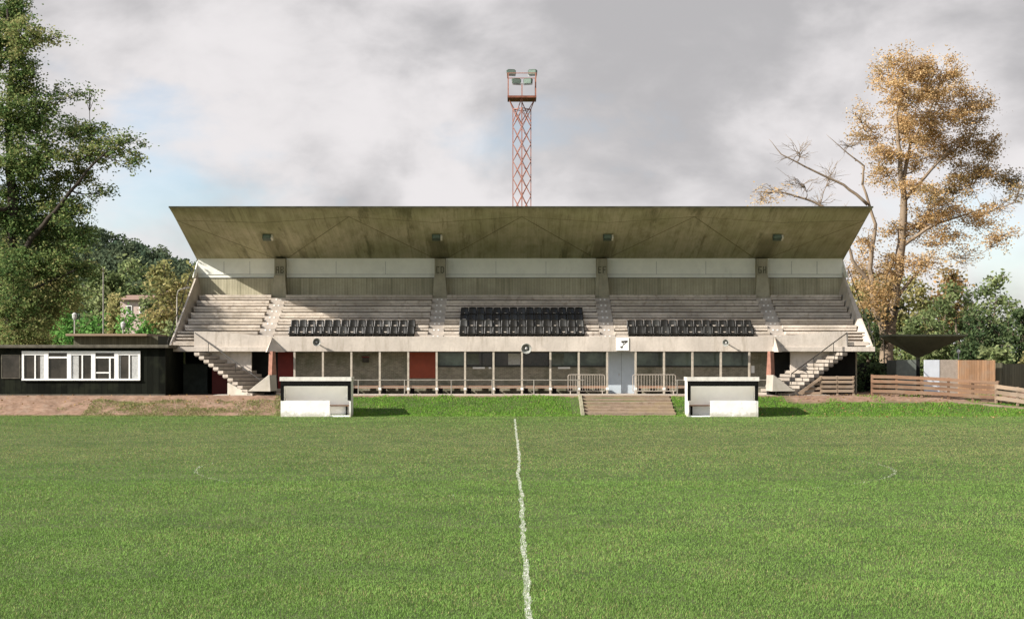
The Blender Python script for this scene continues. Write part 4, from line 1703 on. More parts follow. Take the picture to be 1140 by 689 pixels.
# ------------------------------------------------------------------ trees
def grow(root, trunks, clusters, leaf, cols, dens, bark, twig_leafless=False, seed=1, twigr=.018, spread=.10, flat=.5, nsides=6, twigs=8, spray=.62, fill=0.):
    """trunks: list of (points, radii); clusters: (centre, (rx,ry,rz), tint 0..1, density factor)"""
    rg = np.random.default_rng(seed)
    mb = MB()
    nodes = []
    for pts, rad in trunks:
        pts = [Vector(p) for p in pts]
        # subdivide a little and wobble
        P2, R2 = [], []
        for k in range(len(pts) - 1):
            for q in range(4):
                f = q / 4
                wob = Vector(rg.normal(size=3)) * rad[k] * .22
                P2.append(pts[k].lerp(pts[k + 1], f) + (wob if k or q else Vector()))
                R2.append(rad[k] * (1 - f) + rad[k + 1] * f)
        P2.append(pts[-1]); R2.append(rad[-1])
        mb.path(P2, R2, max(nsides, 8))
        nodes += list(zip(P2, R2))
    leaves, tints = [], []
    base = Vector(trunks[0][0][0])
    order = sorted(clusters, key=lambda c: (min((Vector(c[0]) - n_[0]).length for n_ in nodes)))
    for cen, rr, tint, df in order:
        cen = Vector(cen)
        best, bd = None, 1e9
        for q, r in nodes:
            dz = cen.z - q.z
            dd = (cen - q).length * (1 if dz > -.2 else 1.8)
            if dz < .35 * (cen - q).length:
                dd *= 1.25
            if dd < bd:
                bd, best = dd, (q, r)
        q, r = best
        L = (cen - q).length
        r0 = min(r * .6, .012 * L + .03)
        br, bR = [], []
        bend = Vector(rg.normal(size=3)) * L * .07 + Vector((0, 0, -.10 * L))
        m = 6
        for k in range(m + 1):
            f = k / m
            br.append(q.lerp(cen, f) + bend * math.sin(math.pi * f) + Vector(rg.normal(size=3)) * L * .012 * (0 < k < m))
            bR.append(max(twigr, r0 * (1 - .7 * f)))
        mb.path(br, bR, 5)
        nodes += list(zip(br[1:], bR[1:]))
        R = Vector(rr)
        if fill and df > 0:
            m_ = int(dens * fill * df * R.x * R.z * 3)
            dv = rg.normal(size=(m_, 3))
            dv /= np.linalg.norm(dv, axis=1)[:, None]
            dv *= (.45 + .6 * rg.random((m_, 1)))
            # small gaps: drop leaves where a coarse random field is low
            key = np.floor(dv * 2.6 + 7).astype(int)
            hsh = ((key[:, 0] * 73856093) ^ (key[:, 1] * 19349663) ^ (key[:, 2] * 83492791)) % 100
            dv = dv[hsh > 22]
            leaves.append(np.array(cen)[None] + dv * np.array(R)[None] + rg.normal(size=dv.shape) * spread)
            tints.append(np.clip(tint + .2 * rg.normal() + .2 * rg.normal(size=len(dv)), 0, 1))
        for k in range(twigs):
            dv = rg.normal(size=3)
            dv /= np.linalg.norm(dv)
            rad_ = .65 + .45 * rg.random()
            tip = cen + Vector((dv[0] * R.x, dv[1] * R.y, dv[2] * R.z)) * rad_
            st = br[-1 - int(rg.integers(0, 3))]
            mid = st.lerp(tip, .5) + Vector(rg.normal(size=3)) * .12 * (tip - st).length + Vector((0, 0, .06 * (tip - st).length))
            mb.path([st, mid, tip], [twigr, twigr * .75, twigr * .4], 4, False)
            if twig_leafless and df <= 0:
                for _ in range(3):
                    f = .3 + .6 * rg.random()
                    s2 = st.lerp(mid, f * 2) if f < .5 else mid.lerp(tip, f * 2 - 1)
                    t2 = s2 + (tip - st) * .35 + Vector(rg.normal(size=3)) * .22 * (tip - st).length
                    mb.path([s2, t2], [twigr * .6, twigr * .3], 3, False)
                continue
            nl = int(dens * df * (R.x * R.z) * 3.0 / twigs * (.5 + rg.random()))
            if nl <= 0:
                continue
            # leaves in sprays along side shoots of the twig
            ns = max(2, nl // 14)
            for _ in range(ns):
                f = .25 + .75 * rg.random() ** .7
                s2 = st.lerp(mid, f * 2) if f < .5 else mid.lerp(tip, f * 2 - 1)
                dirn = Vector(rg.normal(size=3))
                dirn.z = dirn.z * .5 - .1
                dirn = dirn.normalized() * (spray * (.5 + .8 * rg.random()))
                kk = max(3, int(nl / ns))
                ff = rg.random(kk)[:, None]
                pts = np.array(s2)[None] + np.array(dirn)[None] * ff + rg.normal(size=(kk, 3)) * spread * np.array((1, 1, .6))
                pts[:, 2] -= .10 * ff[:, 0] ** 2 * spray
                leaves.append(pts)
                tt = np.clip(tint + .25 * rg.normal() + .16 * rg.normal(size=kk), 0, 1)
                tints.append(tt)
    mb.build('trunk', bark, root, smooth=True, recalc=False)
    if leaves:
        C = np.concatenate(leaves).astype(np.float32)
        T = np.concatenate(tints)
        pal = np.asarray(cols)
        idx = T * (len(pal) - 1)
        i0 = np.clip(np.floor(idx).astype(int), 0, len(pal) - 2)
        fr = (idx - i0)[:, None]
        cc = pal[i0] * (1 - fr) + pal[i0 + 1] * fr
        cc = cc * (.75 + .5 * RNG.random(len(C)))[:, None]
        co = leaf_cloud(C, leaf, cc, flat)
        fast_mesh('crown', co, 4, len(C), cc, 'leaf', None, None, root)
    return root


def pxcl(lst, Y, depth=1.0, seed=0, ryk=1.):
    rg = np.random.default_rng(seed)
    out = []
    s = Y / F
    for it in lst:
        x, y, rx, ry = it[:4]
        tint = it[4] if len(it) > 4 else .5
        df = it[5] if len(it) > 5 else 1.
        dy = rg.normal() * depth
        ry = ry * ryk
        yy = Y + dy
        c = P(x, y, yy)
        out.append((c, (rx * s, .8 * (rx + ry) / 2 * s, ry * s), tint, df))
    return out


# --- big green tree at the left
YT = 87.5
cl = [(5, 12, 38, 22), (30, 36, 26, 16, .8), (58, 44, 18, 7, .9, .5), (10, 58, 34, 24), (22, 92, 30, 18), (72, 104, 28, 8, .5, .5), (100, 101, 8, 4, .5, .5),
      (46, 126, 26, 15), (12, 132, 38, 28), (74, 140, 24, 13), (103, 148, 22, 11), (134, 160, 22, 12, .55), (97, 172, 34, 12, .8), (150, 178, 11, 8, .6),
      (50, 168, 36, 20), (12, 182, 38, 28), (80, 198, 30, 12, .75), (116, 213, 14, 7, .5, .7), (40, 213, 38, 20), (74, 234, 32, 14), (12, 240, 34, 28),
      (52, 260, 36, 22), (92, 262, 16, 12, .4), (18, 296, 38, 26), (66, 296, 34, 22, .6), (97, 300, 15, 12), (30, 340, 38, 24, .8), (70, 326, 22, 13, .7),
      (14, 372, 36, 18, .9), (48, 352, 20, 14, .8), (40, 378, 24, 10, .9), (-25, 40, 35, 40), (-35, 120, 35, 45), (-35, 210, 35, 45), (-35, 300, 35, 45), (-20, 360, 30, 30)]
added_clusters = [((-30.9, 77.3, 13.4), (1., 1., .5), .4, 1.6), ((-30.8, 78.7, 14.1), (1., 1., .5), .5, 1.6), ((-30.9, 80.1, 14.8), (1., 1., .5), .5, 1.6), (P(12, 335, 84.2), (1.5, .9, 1.1), .5, .7), (P(8, 295, 84.0), (1.5, .9, 1.0), .4, .6), (P(34, 355, 84.6), (1.3, .8, .8), .7, .7), (P(16, 368, 84.9), (1.5, .5, .7), .8, .7)]  # leading ones unseen, added to shade the terrace end; others screen the trunk
tl = thing('broadleaf_tree', 'large dark green tree at the left edge, overhanging the black shed', 'tree', (X_(12, YT), YT, APRON))
trunks = [([P(14, 440, YT), P(16, 380, YT), P(13, 300, YT), P(16, 230, YT), P(10, 150, YT), P(12, 60, YT), P(8, 10, YT)], [.55, .45, .38, .3, .22, .12, .05]),
          ([P(15, 310, YT), P(35, 265, YT - .5), P(62, 235, YT - 1), P(96, 190, YT - 1), P(120, 168, YT - 1.2)], [.22, .17, .12, .08, .04]),
          ([P(15, 270, YT), P(-10, 210, YT + .5), P(-30, 130, YT + .7)], [.2, .15, .06]),
          ([P(15, 330, YT), P(45, 318, YT - .7), P(85, 300, YT - 1.2)], [.12, .08, .03])]
grow(tl, trunks, pxcl(cl, YT, 1.0, 3, 1.2) + [(Vector(a), b, c, d) for a, b, c, d in added_clusters], .175, [(.058, .108, .036), (.105, .17, .054), (.16, .225, .075), (.22, .26, .09), (.29, .275, .115)], 480, 'bark_dark', seed=5, spread=.15, twigs=16, spray=.9, fill=.12)

# --- big autumn tree at the right
YA = 97.0
cl = [(1012, 70, 40, 16), (1046, 86, 36, 18), (978, 82, 18, 14, .7, .6), (1076, 112, 32, 20), (1004, 104, 36, 16), (958, 122, 18, 8, .8, .5), (1040, 124, 40, 20),
      (1086, 146, 28, 18, .35), (966, 148, 26, 8), (1008, 146, 32, 14), (1103, 166, 16, 12, .3), (992, 172, 34, 10), (1056, 170, 34, 16, .4), (984, 196, 20, 12),
      (1014, 208, 22, 10, .6), (1076, 200, 28, 16, .15), (1098, 190, 18, 12, .2), (1126, 198, 16, 12, .05), (1134, 215, 10, 10, .05, .6), (1058, 232, 36, 11),
      (1094, 240, 30, 12), (1030, 244, 32, 11), (1116, 262, 18, 10), (1008, 256, 26, 10), (1052, 264, 30, 11), (964, 268, 16, 16, .6, .7), (986, 296, 22, 18, .5), (958, 306, 16, 20, .5, .8),
      (1040, 215, 22, 10, .1), (1060, 215, 18, 9, .05), (1030, 290, 26, 14, .6, .8), (975, 330, 24, 18, .4), (1075, 285, 20, 8, .7, .5),
      (1000, 128, 24, 12, .6, .7), (1030, 152, 26, 12, .5, .8), (1046, 104, 28, 12), (1020, 180, 24, 10, .6, .7)]
bare = [(862, 213, 26, 7, .8, .25), (895, 205, 22, 8, .8, .0), (890, 170, 26, 12, .8, .0), (925, 195, 18, 12, .7, .0), (940, 245, 14, 14, .7, .0), (850, 222, 14, 5, .8, .3), (948, 160, 16, 8, .7, .0), (915, 222, 16, 8, .7, .0), (1120, 225, 18, 8, .3, .0)]
ta = thing('autumn_tree', 'tall half-bare autumn tree with orange brown leaves at the right of the stand', 'tree', (X_(992, YA), YA, APRON))
trunks = [([P(986, 440, YA), P(988, 390, YA), P(996, 330, YA), P(1004, 270, YA), P(1007, 225, YA), P(1002, 185, YA), P(998, 130, YA), P(1010, 70, YA)], [.5, .42, .36, .28, .22, .15, .09, .03]),
          ([P(1005, 205, YA), P(1014, 160, YA + .5), P(1034, 125, YA + .6), P(1050, 85, YA + .8)], [.15, .1, .07, .03]),
          ([P(1006, 225, YA), P(1036, 190, YA - .4), P(1072, 150, YA - .5)], [.14, .09, .03]),
          ([P(1003, 275, YA), P(1040, 250, YA - .5), P(1096, 232, YA - .5)], [.14, .08, .03]),
          ([P(988, 380, YA), P(976, 345, YA - .5), P(968, 300, YA - .8), P(975, 250, YA - .9), P(960, 205, YA - 1)], [.32, .24, .16, .11, .07]),
          ([P(966, 228, YA - 1), P(940, 206, YA - 1), P(905, 190, YA - 1.1), P(870, 172, YA - 1.2), P(856, 155, YA - 1.2)], [.11, .08, .06, .035, .008]),
          ([P(960, 206, YA - 1), P(962, 185, YA - 1), P(945, 172, YA - 1.1), P(920, 150, YA - 1.2)], [.08, .06, .04, .008]),
          ([P(972, 320, YA - .7), P(950, 290, YA - .9), P(940, 262, YA - 1)], [.16, .11, .05]),
          ([P(935, 240, YA - 1), P(905, 224, YA - 1.1), P(870, 214, YA - 1.2), P(838, 214, YA - 1.2)], [.09, .07, .05, .02]),
          ([P(1000, 330, YA), P(1020, 305, YA - .3), P(1042, 280, YA - .5)], [.13, .09, .03])]
grow(ta, trunks, pxcl(cl + bare, YA, 1.2, 8, 1.35), .145, [(.27, .205, .09), (.44, .30, .135), (.57, .375, .175), (.63, .435, .22), (.66, .51, .30)], 370, 'bark_pale', twig_leafless=True, seed=9, spread=.17, flat=.6, twigs=16, twigr=.02, spray=.85, fill=.06)
# ivy around its foot belongs to the trunk as seen: a dark ivy plant
iv = thing('ivy', 'dark ivy climbing the foot of the autumn tree', 'plant', (X_(990, YA - .8), YA - .8, APRON))
grow(iv, [([P(985, 440, YA - .7), P(984, 380, YA - .7), P(990, 320, YA - .7)], [.05, .04, .02])],
     pxcl([(984, 345, 12, 20, .3), (992, 322, 12, 14, .3), (980, 375, 12, 16, .3), (1002, 350, 8, 20, .3)], YA - .8, .3, 4), .16, [(.014, .022, .01), (.03, .042, .016), (.05, .06, .025)], 130, 'bark_dark', seed=12, spread=.1)


# --- background trees
def bg_tree(px, top, base_py, wpx, Y, cols, label, name='background_tree', seed=1, leaf=.42, dens=9., bark='bark', ncl=36, tall=False, group='trees in the background', twigs=6):
    s = Y / F
    x = X_(px, Y)
    zt = Z_(top, Y)
    H_ = zt - APRON
    W = wpx * s / 2
    t = thing(name, label, 'tree', (x, Y, APRON), group)
    rg = np.random.default_rng(seed)
    cls = []
    for k in range(ncl):
        f = (k + .5) / ncl
        hz = .12 + .86 * f
        prof = math.sin(math.pi * min(1, .18 + hz * .80)) ** .65 if not tall else (1.05 - hz) ** .8
        a = rg.random() * 2 * math.pi
        rr = W * prof * (.35 + .6 * math.sqrt(rg.random()))
        c = Vector((x + rr * math.cos(a), Y + rr * math.sin(a), APRON + H_ * hz * .97))
        sz = W * (.34 + .22 * rg.random()) * max(.5, prof)
        cls.append((c, (sz, sz, sz * .72), rg.random(), 1.))
    trunk = [([(x, Y, APRON - .3), (x + .1, Y, APRON + H_ * .3), (x - .1, Y, APRON + H_ * .5), (x, Y, APRON + H_ * .72)], [.035 * H_, .026 * H_, .014 * H_, .004 * H_])]
    grow(t, trunk, cls, leaf, cols, dens * 3.0, bark, seed=seed, twigr=.03, spread=leaf * .7, flat=.3, twigs=twigs, spray=W * .25, fill=1.0)
    return t


G_DARK = [(.045, .075, .034), (.085, .125, .052), (.13, .175, .075)]
G_MID = [(.13, .175, .072), (.20, .25, .10), (.28, .32, .145)]
G_OLIVE = [(.20, .21, .08), (.32, .30, .12), (.42, .36, .165)]
G_BRIGHT = [(.08, .19, .042), (.14, .30, .07), (.20, .37, .10)]
G_RUST = [(.20, .165, .065), (.36, .24, .10), (.48, .30, .14)]
# left of the stand
bg_tree(145, 284, 372, 70, 150, G_MID, 'round mid green tree below the wooded hill', seed=21, leaf=.5, dens=8)
bg_tree(180, 288, 372, 56, 156, G_OLIVE, 'olive green tree below the right end of the wooded hill', seed=22, leaf=.5, dens=8)
bg_tree(192, 305, 385, 66, 112, [(.17, .17, .065), (.28, .25, .095), (.39, .31, .14)], 'yellow brown bush tree close to the left end of the stand', seed=23, leaf=.32, dens=15, ncl=34)
bg_tree(228, 290, 385, 60, 135, G_OLIVE, 'yellowing tree half hidden by the left end of the stand', seed=24, leaf=.45, dens=9)
bg_tree(112, 296, 372, 50, 148, G_MID, 'green tree behind the branches of the big left tree', seed=25, leaf=.5, dens=8)
bg_tree(60, 300, 372, 80, 140, G_OLIVE, 'pale olive tree seen through the big left tree', seed=26, leaf=.5, dens=8)
bg_tree(15, 290, 372, 80, 150, G_MID, 'green tree at the far left behind the trunk of the big tree', seed=27, leaf=.5, dens=8)


def shrub(px, top, wpx, Y, cols, label, seed, leaf=.3, dens=18., group='shrubs behind the shed', base=APRON):
    s = Y / F
    x = X_(px, Y)
    H_ = Z_(top, Y) - base
    W = wpx * s / 2
    t = thing('shrub', label, 'shrub', (x, Y, base), group)
    rg = np.random.default_rng(seed)
    cls = []
    for k in range(16):
        a = rg.random() * 2 * math.pi
        hz = .15 + .72 * rg.random()
        rr = W * .75 * math.sqrt(rg.random()) * (1.15 - hz * .6)
        cls.append((Vector((x + rr * math.cos(a), Y + rr * math.sin(a), base + H_ * hz)), (W * .34, W * .34, H_ * .2), rg.random(), 1.))
    grow(t, [([(x, Y, base - .2), (x, Y, base + H_ * .5)], [.12, .04])], cls, leaf, cols, dens * 2.2, 'bark_dark', seed=seed, twigr=.02, spread=leaf * .6, flat=.4, twigs=6, spray=.6, fill=.9)
    return t


shrub(70, 338, 50, 116, G_BRIGHT, 'bright green shrub behind the hut, nearest the big left tree', 41)
shrub(102, 346, 44, 112, G_BRIGHT, 'bright green shrub behind the hut beside the tall pole', 42)
shrub(148, 342, 52, 117, G_BRIGHT, 'bright green shrub behind the hut below the pink house', 43)
shrub(158, 356, 34, 110, G_BRIGHT, 'small bright green shrub behind the right end of the hut', 44)
shrub(45, 345, 44, 112, G_MID, 'duller green shrub under the big left tree', 45)
shrub(196, 358, 40, 104, G_MID, 'green shrub at the foot of the left side wall of the stand', 46)

shrub(130, 326, 30, 122, G_OLIVE, 'olive bush tree covering the left end of the pink house', 47)
shrub(168, 324, 26, 121, G_MID, 'leafy bush covering the right end of the pink house', 48)
# right of the stand
bg_tree(1012, 304, 400, 70, 118, G_OLIVE, 'olive tree right behind the trunk of the autumn tree', seed=51, leaf=.34, dens=14)
bg_tree(1054, 294, 400, 60, 128, G_RUST, 'rust tinged tree behind the dark canopy', seed=52, leaf=.4, dens=11)
bg_tree(1066, 312, 400, 64, 112, G_MID, 'leafy mid green tree directly behind the dark canopy', seed=53, leaf=.32, dens=15, ncl=34)
bg_tree(1108, 300, 400, 56, 118, G_MID, 'tall green tree right of the dark canopy, in front of the sky', seed=54, leaf=.34, dens=14, ncl=32)
bg_tree(1136, 342, 405, 50, 110, G_DARK, 'dark green tree at the right edge', seed=55, leaf=.32, dens=15)
bg_tree(968, 300, 400, 70, 124, G_OLIVE, 'olive tree close behind the right end wall of the stand', seed=56, leaf=.38, dens=12)
bg_tree(1090, 345, 405, 60, 106, G_DARK, 'dark bushy tree behind the orange board fence', seed=57, leaf=.3, dens=16)
bg_tree(1030, 345, 405, 60, 108, G_MID, 'low green tree below the rust tinged one', seed=58, leaf=.3, dens=15)
bg_tree(965, 345, 410, 56, 100, G_DARK, 'dark leafy bush tree at the foot of the autumn tree', seed=59, leaf=.28, dens=17)
bg_tree(1165, 330, 405, 60, 120, G_MID, 'green tree cut by the right edge of the picture', seed=60, leaf=.34, dens=13)
shrub(1112, 385, 40, 96, G_MID, 'green shrub above the far board fence', 61, group='shrubs on the right')
shrub(1146, 392, 34, 97, G_OLIVE, 'yellowish shrub over the far board fence at the edge', 62, group='shrubs on the right')
shrub(950, 402, 40, 88, G_DARK, 'dark shaded hedge bush beside the right end of the stand', 63, leaf=.2, dens=45, group='shrubs on the right')
shrub(980, 402, 44, 88.5, G_DARK, 'dark shaded hedge bush in front of the autumn tree', 64, leaf=.2, dens=45, group='shrubs on the right')
panel('close_boarded_fence', 930, 999, 404, 89.6, 'dark', 'black close-boarded fence behind the dark bushes at the stand', 'fence')


# ------------------------------------------------------------------ wooded hill
YHILL = 520.0


def hill_top(x):
    px = CX + x * F / YHILL
    xp = [-600, -200, 0, 60, 110, 150, 180, 210, 260, 330, 500, 1700]
    yp = [235, 215, 222, 236, 250, 262, 275, 287, 305, 330, 370, 392]
    return Z_(np.interp(px, xp, yp), YHILL)


hx = np.linspace(-420, 300, 70)
hy = np.linspace(300, YHILL, 14)
HX, HY = np.meshgrid(hx, hy)
tt = np.clip((HY - 300) / (YHILL - 300), 0, 1)
HZ_ = APRON - .5 + (hill_top(HX) - 7 - APRON) * (tt ** 1.25)
mb = MB()
mb.v = list(zip(HX.ravel(), HY.ravel(), HZ_.ravel()))
w_ = len(hx)
mb.f = [(j * w_ + i, j * w_ + i + 1, (j + 1) * w_ + i + 1, (j + 1) * w_ + i) for j in range(len(hy) - 1) for i in range(w_ - 1)]
# back slope so the hill has a far side
i0 = len(mb.v)
mb.v += [(x, 900, 0) for x in hx]
r0_ = (len(hy) - 1) * w_
mb.f += [(r0_ + i, r0_ + i + 1, i0 + i + 1, i0 + i) for i in range(w_ - 1)]
tag(mb.build('hill', 'ground', smooth=True, recalc=False), kind='structure')
# wood on the hill
ncr = 3000
cx_ = -330 + RNG.random(ncr) * 330
cy_ = 330 + RNG.random(ncr) ** .7 * 190
cz_ = APRON - .5 + (hill_top(cx_) - 7 - APRON) * (np.clip((cy_ - 300) / (YHILL - 300), 0, 1) ** 1.25)
CL, CT = [], []
for k in range(ncr):
    m = 150
    dv = RNG.normal(size=(m, 3))
    dv /= np.linalg.norm(dv, axis=1)[:, None]
    r = 2.0 + 1.5 * RNG.random()
    con = RNG.random() < .12
    sc = np.array((r, r, r * (1.1 if not con else 2.0)))
    CL.append(np.array((cx_[k], cy_[k], cz_[k] + 4.5)) + dv * sc * (.55 + .5 * RNG.random((m, 1))))
    base = lerp((.065, .10, .062), (.14, .17, .092), np.array([RNG.random()]))[0]
    CT.append(np.tile(base, (m, 1)) * (.7 + .6 * RNG.random((m, 1))))
CL = np.concatenate(CL).astype(np.float32)
CT = np.concatenate(CT)
fast_mesh('hillside_wood', leaf_cloud(CL, 1.05, CT, .3, .8), 4, len(CL), CT, 'leaf', 'dark mixed wood covering the hill beyond the left tree', 'stuff')

# ------------------------------------------------------------------ house, lamp posts, poles on the left
YHO = 133.0
ho = thing('house', 'pink rendered house between the trees below the wooded hill', 'house', (X_(148, YHO), YHO, APRON))
mb = MB()
mb.box(X_(134, YHO), X_(166, YHO), YHO, YHO + 6, APRON, Z_(334, YHO))
mb.build('wall', 'render', ho)
mb = MB()
a, b = X_(132, YHO), X_(168, YHO)
mb.prism([(a, YHO - .4, Z_(334, YHO) + .01), (a, YHO + 6.4, Z_(334, YHO) + .01), (a, YHO + 3, Z_(334, YHO) + .55)], (b - a, 0, 0))
mb.build('roof', 'tiles', ho)
for px in (141, 155):
    mb = MB()
    mb.box(X_(px, YHO), X_(px + 6, YHO), YHO - .06, YHO - .003, Z_(349, YHO), Z_(340, YHO))
    w = mb.build('window', 'pure_white', ho)
    mb = MB()
    mb.box(X_(px + 1, YHO), X_(px + 5, YHO), YHO - .075, YHO - .062, Z_(348, YHO), Z_(341, YHO))
    mb.build('pane', 'glass_black', w)


def street_lamp(px, top, Y, arm, label, name='street_lamp', r=.06):
    x, zt = X_(px, Y), Z_(top, Y)
    t = thing(name, label, 'street lamp', (x, Y, APRON))
    mb = MB()
    mb.path([(x, Y, APRON), (x, Y, zt - .5)], [r, r * .7], 8)
    if arm:
        mb.path([(x, Y, zt - .5), (x + arm * .15, Y, zt - .12), (x + arm * .45, Y, zt), (x + arm, Y, zt + .03)], [r * .7] * 4, 6)
    mb.build('pole', 'rail', t, smooth=True)
    mb = MB()
    if arm:
        mb.prism([(x + arm * .8, Y - .1, zt), (x + arm * 1.5, Y - .08, zt + .05), (x + arm * 1.5, Y + .08, zt + .05), (x + arm * .8, Y + .1, zt)], (0, 0, .12))
    else:
        mb.path([(x, Y, zt - .5), (x, Y, zt - .35), (x, Y, zt - .1), (x, Y, zt)], [.07, .15, .17, .05], 10)
    mb.build('lantern', 'curtain' if not arm else 'rail', t)


street_lamp(197, 322, 100, .55, 'grey street lamp with a curved arm beside the left end wall of the stand')
street_lamp(83, 348, 103, 0, 'short lamp post with a pale head on the left, behind the hut')
street_lamp(137, 358, 104, 0, 'short lamp post with a white head behind the right end of the hut')
mb = MB()
mb.path([(X_(115, 106), 106, APRON), (X_(115, 106), 106, Z_(298, 106))], [.06, .04], 8)
tag(mb.build('pole', 'rail', None, (X_(115, 106), 106, APRON)), 'tall plain grey pole standing behind the hut', 'pole')
c = P(1067, 393, 89)
t = thing('wall_lamp', 'small white lamp on a post above the pebbledash wall', 'lamp', (c.x, 89, APRON))
mb = MB()
mb.tube((c.x, 89, APRON), (c.x, 89, c.z), .03)
mb.build('post', 'galv', t)
mb = MB()
mb.path([(c.x, 89, c.z), (c.x, 89, c.z + .1), (c.x, 89, c.z + .22)], [.07, .13, .04], 10)
mb.build('globe', 'pure_white', t)

# ------------------------------------------------------------------ world, sun, camera
SUNV = Vector((-1.5, -.70, 1.0)).normalized()         # towards the sun
elev = math.asin(SUNV.z)
azim = math.atan2(SUNV.x, SUNV.y)                      # clockwise from +Y

w = bpy.data.worlds.new('World')
scene.world = w
w.use_nodes = True
nt = w.node_tree
nt.nodes.clear()


def wn(kind, **kw):
    nd = nt.nodes.new(kind)
    for k, v in kw.items():
        setattr(nd, k, v)
    return nd


def wl(a, b):
    nt.links.new(a, b)


def wmath(op, a, b=None, c=None):
    m = wn('ShaderNodeMath', operation=op)
    for i, v in enumerate((a, b, c)):
        if v is None:
            continue
        if isinstance(v, (int, float)):
            m.inputs[i].default_value = v
        else:
            wl(v, m.inputs[i])
    return m.outputs[0]


def wmix(fac, a, b):
    m = wn('ShaderNodeMix', data_type='RGBA')
    if isinstance(fac, (int, float)):
        m.inputs[0].default_value = fac
    else:
        wl(fac, m.inputs[0])
    for i, v in ((6, a), (7, b)):
        if isinstance(v, tuple):
            m.inputs[i].default_value = (*v, 1)
        else:
            wl(v, m.inputs[i])
    return m.outputs[2]


def wramp(f, lo, hi):
    mr = wn('ShaderNodeMapRange', interpolation_type='SMOOTHSTEP')
    mr.inputs['From Min'].default_value = lo
    mr.inputs['From Max'].default_value = hi
    wl(f, mr.inputs['Value'])
    return mr.outputs['Result']


sky = wn('ShaderNodeTexSky', sky_type='NISHITA')
sky.sun_disc = False
sky.sun_elevation = elev
sky.sun_rotation = azim
sky.air_density = 1.0
sky.dust_density = .7
sky.ozone_density = 2.2
skybg = wn('ShaderNodeBackground')
wl(sky.outputs[0], skybg.inputs['Color'])
skybg.inputs['Strength'].default_value = .10

tc = wn('ShaderNodeTexCoord')


def wnoise(scale3, loc, scale, detail, rough, dist=0.):
    mp = wn('ShaderNodeMapping')
    mp.inputs['Scale'].default_value = scale3
    mp.inputs['Location'].default_value = loc
    wl(tc.outputs['Generated'], mp.inputs['Vector'])
    nz = wn('ShaderNodeTexNoise')
    nz.inputs['Scale'].default_value = scale
    nz.inputs['Detail'].default_value = detail
    nz.inputs['Roughness'].default_value = rough
    nz.inputs['Distortion'].default_value = dist
    wl(mp.outputs[0], nz.inputs['Vector'])
    return nz.outputs['Fac']


big = wnoise((1, 1, 1.8), (.3, .1, .25), 4.2, 7, .55, .3)
shade = wnoise((1, 1, 1.7), (2.3, 1.1, .65), 6.0, 6, .5, .3)
wisp = wnoise((1, 1, 1.8), (5.1, 2.1, .15), 14., 6, .58, .2)


def dirmask(px, py, r_in, r_out):
    d = Vector(((px - CX) / F, 1, -(py - HZ) / F)).normalized()
    vd = wn('ShaderNodeVectorMath', operation='SUBTRACT')
    wl(tc.outputs['Generated'], vd.inputs[0])
    vd.inputs[1].default_value = d
    sc_ = wn('ShaderNodeVectorMath', operation='MULTIPLY')
    wl(vd.outputs[0], sc_.inputs[0])
    sc_.inputs[1].default_value = (1, 1, 2.2)
    ln = wn('ShaderNodeVectorMath', operation='LENGTH')
    wl(sc_.outputs[0], ln.inputs[0])
    v = wmath('ADD', ln.outputs['Value'], wmath('MULTIPLY', wmath('SUBTRACT', wisp, .5), .22))
    v = wmath('ADD', v, wmath('MULTIPLY', wmath('SUBTRACT', big, .5), .15))
    return wramp(v, r_out, r_in)


gaps = None
for px, py, a, b, k in ((150, 125, .0, .09, .5), (165, 218, .01, .115, .6), (600, 158, .0, .09, .35), (1128, 268, .0, .12, .5), (90, 235, .0, .1, .5)):
    m = wmath('MULTIPLY', dirmask(px, py, a, b), k)
    gaps = m if gaps is None else wmath('MAXIMUM', gaps, m)
sepv = wn('ShaderNodeSeparateXYZ')
wl(tc.outputs['Generated'], sepv.inputs[0])
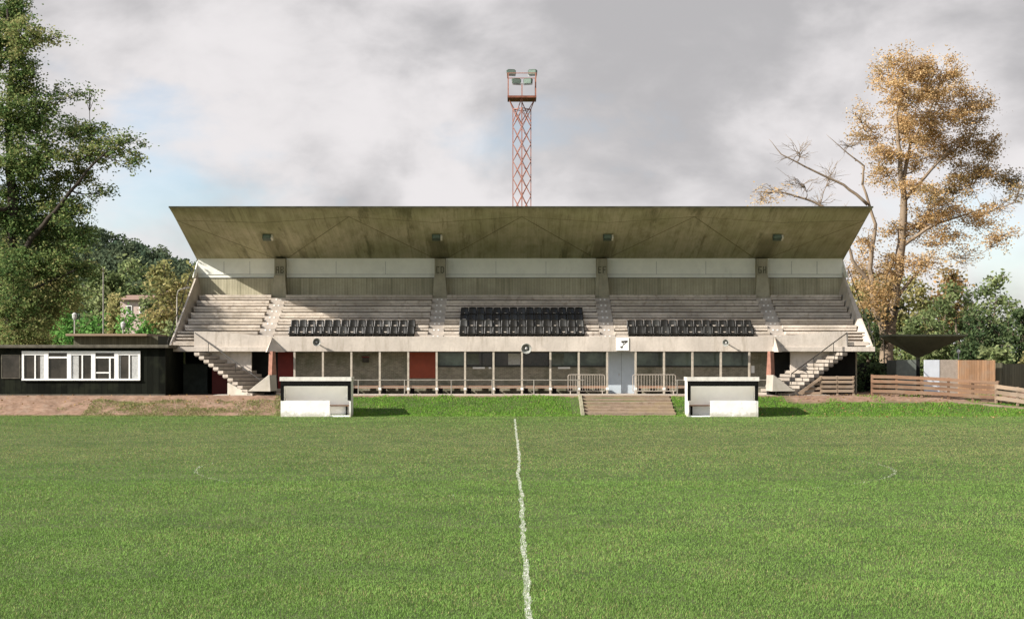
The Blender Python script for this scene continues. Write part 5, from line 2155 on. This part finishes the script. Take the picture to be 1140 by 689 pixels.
# open blue towards the sun, behind and left of the camera
sund = wn('ShaderNodeVectorMath', operation='DOT_PRODUCT')
wl(tc.outputs['Generated'], sund.inputs[0])
sund.inputs[1].default_value = SUNV
opening = wramp(wmath('ADD', sund.outputs['Value'], wmath('MULTIPLY', wmath('SUBTRACT', big, .5), 1.0)), .45, .85)
cover = wmath('SUBTRACT', 1., wmath('MAXIMUM', gaps, opening))

# cloud tone: heavier grey overhead, brighter low down
hgt = wramp(sepv.outputs['Z'], .30, .03)
tone = wmath('ADD', wmath('MULTIPLY', wramp(shade, .36, .64), .66), wmath('MULTIPLY', hgt, .34))
tone = wmath('ADD', tone, wmath('MULTIPLY', wmath('SUBTRACT', wisp, .5), 1.0))
ccol = wmix(wramp(tone, .05, .95), (.292, .286, .293), (.50, .482, .486))
cbg = wn('ShaderNodeBackground')
wl(ccol, cbg.inputs['Color'])
# unseen sky behind the camera, brightened to add fill under the roof
behind = wramp(sepv.outputs['Y'], .15, -.45)
wl(wmath('ADD', wmath('MULTIPLY', behind, .12), .86), cbg.inputs['Strength'])
mx_ = wn('ShaderNodeMixShader')
wl(cover, mx_.inputs[0])
wl(skybg.outputs[0], mx_.inputs[1])
wl(cbg.outputs[0], mx_.inputs[2])
wo = wn('ShaderNodeOutputWorld')
wl(mx_.outputs[0], wo.inputs['Surface'])

sl = bpy.data.lights.new('sun', 'SUN')
sl.energy = 5.0
sl.angle = math.radians(.55)
sl.color = (1.0, .945, .87)
so = bpy.data.objects.new('sun', sl)
COL.objects.link(so)
so.rotation_euler = (-SUNV).to_track_quat('-Z', 'Y').to_euler()
so.location = (-60, -20, 50)

cam = bpy.data.cameras.new('camera')
cam.sensor_fit = 'HORIZONTAL'
cam.sensor_width = 36
cam.lens = 36 * F / 1140
cam.shift_x = 0
cam.shift_y = (HZ - 344.5) / 1140
cam.clip_start = .1
cam.clip_end = 6000
co_ = bpy.data.objects.new('camera', cam)
COL.objects.link(co_)
co_.location = (0, 0, EYE)
co_.rotation_euler = (math.radians(90), 0, 0)
scene.camera = co_

vs = scene.view_settings
vs.view_transform = 'Standard'
vs.look = 'None'
vs.gamma = 1
vs.use_curve_mapping = False
vs.exposure = .98
scene.cycles.use_denoising = True
scene.cycles.max_bounces = 6
scene.cycles.diffuse_bounces = 4
scene.cycles.transparent_max_bounces = 4
scene.cycles.sample_clamp_indirect = 6
